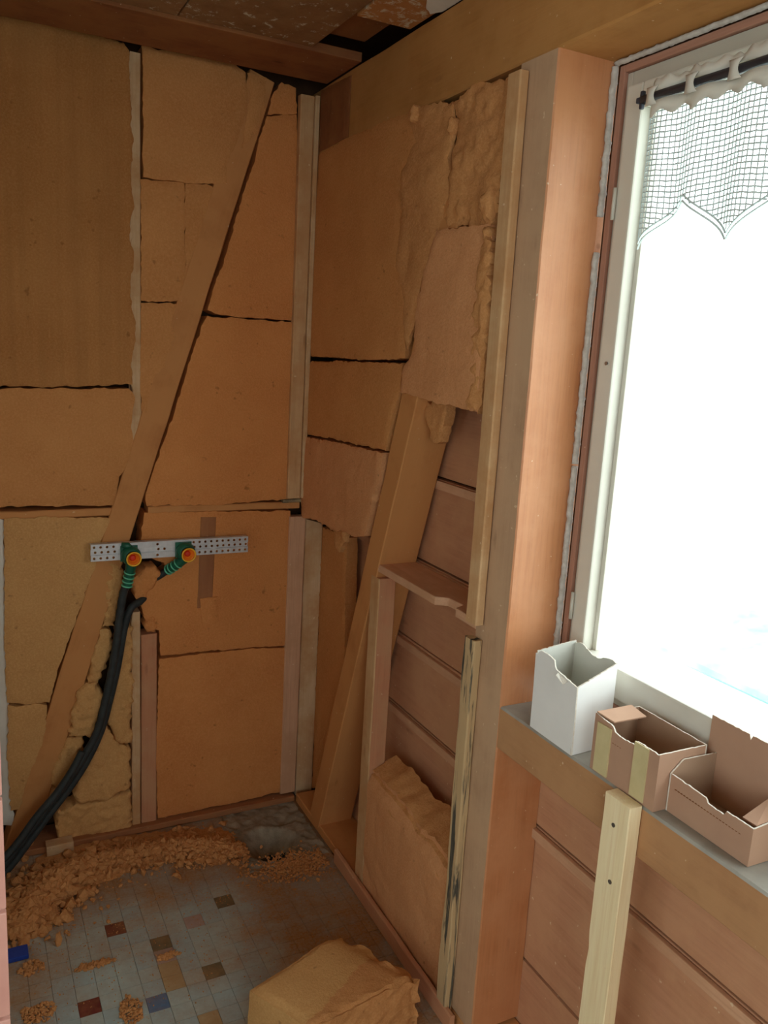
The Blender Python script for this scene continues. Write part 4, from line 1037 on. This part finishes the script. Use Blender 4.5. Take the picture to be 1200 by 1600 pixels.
def flap(name, mats, pts, parent, th=0.003):
    bm = bmesh.new(); vs = [bm.verts.new(p) for p in pts]; f = bm.faces.new(vs); f.normal_update(); nn = f.normal.copy()
    r = bmesh.ops.extrude_face_region(bm, geom=[f])
    for v in r['geom']:
        if isinstance(v, bmesh.types.BMVert): v.co -= nn * th
    return bm_obj(name, bm, mats, parent)
def jag(t, s, a=0.003, f=18): return a * noise.noise(Vector((t * f, s, 0))) + a * .5 * noise.noise(Vector((t * f * 3, s, 4)))
# the tall white carton: corners n(ear left), c(orner), r(ight), k (back)
wb_ = empty('white_carton', (0.05, -1.385, SZ), 'tall open white carton with torn rim, first from the post', 'carton')
ca, cb, cc_, cd = (0.002, -1.322), (0.000, -1.458), (0.100, -1.452), (0.104, -1.318)
def t1(t):
    h = 0.168 + 0.006 * math.sin(t * 6.5) if t < 0.46 else 0.160 - 0.006 * min(1, (t - 0.46) / .05) - 0.022 * (t - .46)
    if t < 0.06: h = 0.163
    return h + jag(t, 1, .002)
wall('side', 'white_card', 'white_card_inside', cb, ca, lambda t: t1(1 - t), wb_, 0.003, 40, lean=0.003)
wall('side', 'white_card', 'white_card_inside', cc_, cb, lambda t: 0.176 - 0.034 * t + jag(t, 2, .002), wb_, 0.003, 24)
wall('side', 'white_card', 'white_card_inside', cd, cc_, lambda t: 0.172 + 0.006 * math.sin(t * 9) + jag(t, 3), wb_, 0.003, 30)
wall('side', 'white_card', 'white_card_inside', ca, cd, lambda t: 0.168 + 0.010 * t + jag(t, 4, .002), wb_, 0.003, 24)
box('bottom', 'white_card_inside', (0.004, 0.098, -1.450, -1.325, SZ, SZ + 0.003), wb_, 0)
flap('torn_flap', ['torn_paper'], [(-0.003, -1.40, SZ + .150), (-0.003, -1.43, SZ + .143), (-0.010, -1.425, SZ + .136), (-0.010, -1.402, SZ + .146)], wb_, 0.001)
# the middle carton with two strips of masking tape
mc = empty('brown_carton', (0.055, -1.59, SZ), 'open brown carton with two strips of masking tape, between the other two', 'carton')
a1, b1, c1, d1 = (0.004, -1.508), (0.002, -1.674), (0.112, -1.676), (0.114, -1.508)
def t2(t):
    if t < 0.30: h = 0.112 - 0.02 * t
    elif t < 0.33: h = 0.106 - 0.008 * (t - .30) / .03
    elif t < 0.64: h = 0.098 - 0.003 * math.sin((t - .33) / .31 * 3.14)
    elif t < 0.67: h = 0.098 + 0.009 * (t - .64) / .03
    else: h = 0.107 - 0.003 * (t - .67)
    return h + jag(t, 5, .0015)
wall('side', 'brown_card', 'brown_card_inside', b1, a1, lambda t: t2(1 - t), mc, 0.003, 48)
wall('side', 'brown_card', 'brown_card_inside', c1, b1, lambda t: 0.107 + jag(t, 6, .001), mc, 0.003, 16)
wall('side', 'brown_card', 'brown_card_inside', d1, c1, lambda t: 0.108 + jag(t, 7, .001), mc, 0.003, 16)
wall('side', 'brown_card', 'brown_card_inside', a1, d1, lambda t: 0.112 - 0.004 * t, mc, 0.003, 16)
box('bottom', 'brown_card_inside', (0.006, 0.110, -1.671, -1.511, SZ, SZ + 0.003), mc, 0)
flap('flap', ['brown_card'], [(0.005, -1.510, SZ + .113), (0.090, -1.510, SZ + .113), (0.088, -1.552, SZ + .108), (0.012, -1.550, SZ + .108)], mc, 0.0025)
box('tape', 'masking_tape', (0.0, 0.0035, -1.556, -1.520, SZ + 0.004, SZ + 0.100), mc, 0.0003)
box('tape', 'masking_tape', (0.0, 0.0035, -1.650, -1.616, SZ + 0.004, SZ + 0.106), mc, 0.0003)
# perforation line: a row of tiny slots
def perforation(x, y0, y1, z0, z1, n, parent):
    bm = bmesh.new()
    for i in range(n):
        t = (i + .5) / n; y = y0 + (y1 - y0) * t; z = z0 + (z1 - z0) * t
        box_bm(x - 0.0003, x + 0.002, y - abs(y1 - y0) / n * .3, y + abs(y1 - y0) / n * .3, z - .0006, z + .0006, 0, bm)
    o = bm_obj('perforation', bm, 'wood_dark', parent); o['kind'] = 'stuff'
perforation(0.0034, -1.558, -1.615, SZ + .075, SZ + .075, 9, mc)
# the right-hand carton with its tall back
rc = empty('brown_carton', (0.10, -1.78, SZ), 'open brown carton with a tall upright back, furthest from the post', 'carton')
a2, b2, c2, d2 = (0.030, -1.676), (0.028, -1.850), (0.124, -1.852), (0.132, -1.680)
def t3(t):
    if t < 0.46: h = 0.070 - 0.008 * t
    elif t < 0.48: h = 0.066 - 0.007 * (t - .46) / .02
    elif t < 0.68: h = 0.059 - 0.008 * (t - .48)
    elif t < 0.70: h = 0.0575 + 0.008 * (t - .68) / .02
    else: h = 0.0655
    return h + jag(t, 8, .0012)
wall('side', 'brown_card', 'brown_card_inside', b2, a2, lambda t: t3(1 - t), rc, 0.003, 60)
wall('side', 'brown_card', 'brown_card_inside', c2, b2, lambda t: 0.064 + 0.01 * (1 - t), rc, 0.003, 12)
wall('back', 'brown_card', 'brown_card_inside', (d2[0], -1.80), (d2[0], -1.662), lambda t: 0.155 - (0.010 if 0.38 < t < 0.42 else 0) + jag(t, 9, .001), rc, 0.003, 40)
wall('back', 'brown_card', 'brown_card_inside', (d2[0], -1.90), (d2[0], -1.801), lambda t: 0.162 + jag(t, 10, .001), rc, 0.003, 12)
wall('side', 'brown_card', 'brown_card_inside', a2, d2, lambda t: 0.070 + (0.022 if t > .25 else 0.022 * t / .25) + jag(t, 11, .001), rc, 0.003, 24)
box('bottom', 'brown_card_inside', (0.033, 0.128, -1.848, -1.680, SZ, SZ + 0.003), rc, 0)
flap('flap', ['brown_card'], [(0.040, -1.846, SZ + .066), (0.116, -1.848, SZ + .072), (0.112, -1.812, SZ + .082), (0.046, -1.815, SZ + .062)], rc, 0.0025)
perforation(0.0284, -1.690, -1.830, SZ + .047, SZ + .044, 22, rc)

# ================================================================ outside: overexposed garden
box('ground', 'lawn', (0.6, 60, -60, 60, -3.2, -3.0), bev=0, kind='structure')
hs = empty('neighbour_house', (16, 10, -3.0), 'white neighbouring house seen faintly through the bright window', 'house')
bm = box_bm(14, 22, 2, 16, -3.0, 1.6); bm_obj('wall', bm, 'house_wall', hs)
bm = bmesh.new(); vs = [bm.verts.new(p) for p in ((13.6, 1.6, 1.6), (22.4, 1.6, 1.6), (18, 1.6, 4.2), (13.6, 16.4, 1.6), (22.4, 16.4, 1.6), (18, 16.4, 4.2))]
for f in ((0, 1, 2), (3, 5, 4), (0, 2, 5, 3), (1, 4, 5, 2), (0, 3, 4, 1)): bm.faces.new([vs[i] for i in f])
bm_obj('roof', bm, 'house_wall', hs)
wn = box('window', 'slate_roof', (13.96, 14.0, 7.9, 9.0, 0.25, 0.85), hs, 0)
sh = empty('garden_shed', (5.6, 1.6, -3.0), 'low white shed with a pale slate roof below the window', 'shed')
bm = box_bm(5.2, 7.4, -3.5, 3.0, -3.0, -1.25); bm_obj('wall', bm, 'house_wall', sh)
bm = bmesh.new(); vs = [bm.verts.new(p) for p in ((5.0, -3.7, -1.08), (5.0, 3.05, -1.08), (6.4, 3.05, -0.72), (6.4, -3.7, -0.72), (5.0, -3.7, -1.14), (5.0, 3.05, -1.14), (6.4, 3.05, -0.78), (6.4, -3.7, -0.78))]
for f in ((0, 1, 2, 3), (4, 7, 6, 5), (0, 4, 5, 1), (1, 5, 6, 2), (2, 6, 7, 3), (3, 7, 4, 0)): bm.faces.new([vs[i] for i in f])
bm_obj('roof', bm, 'slate_roof', sh)
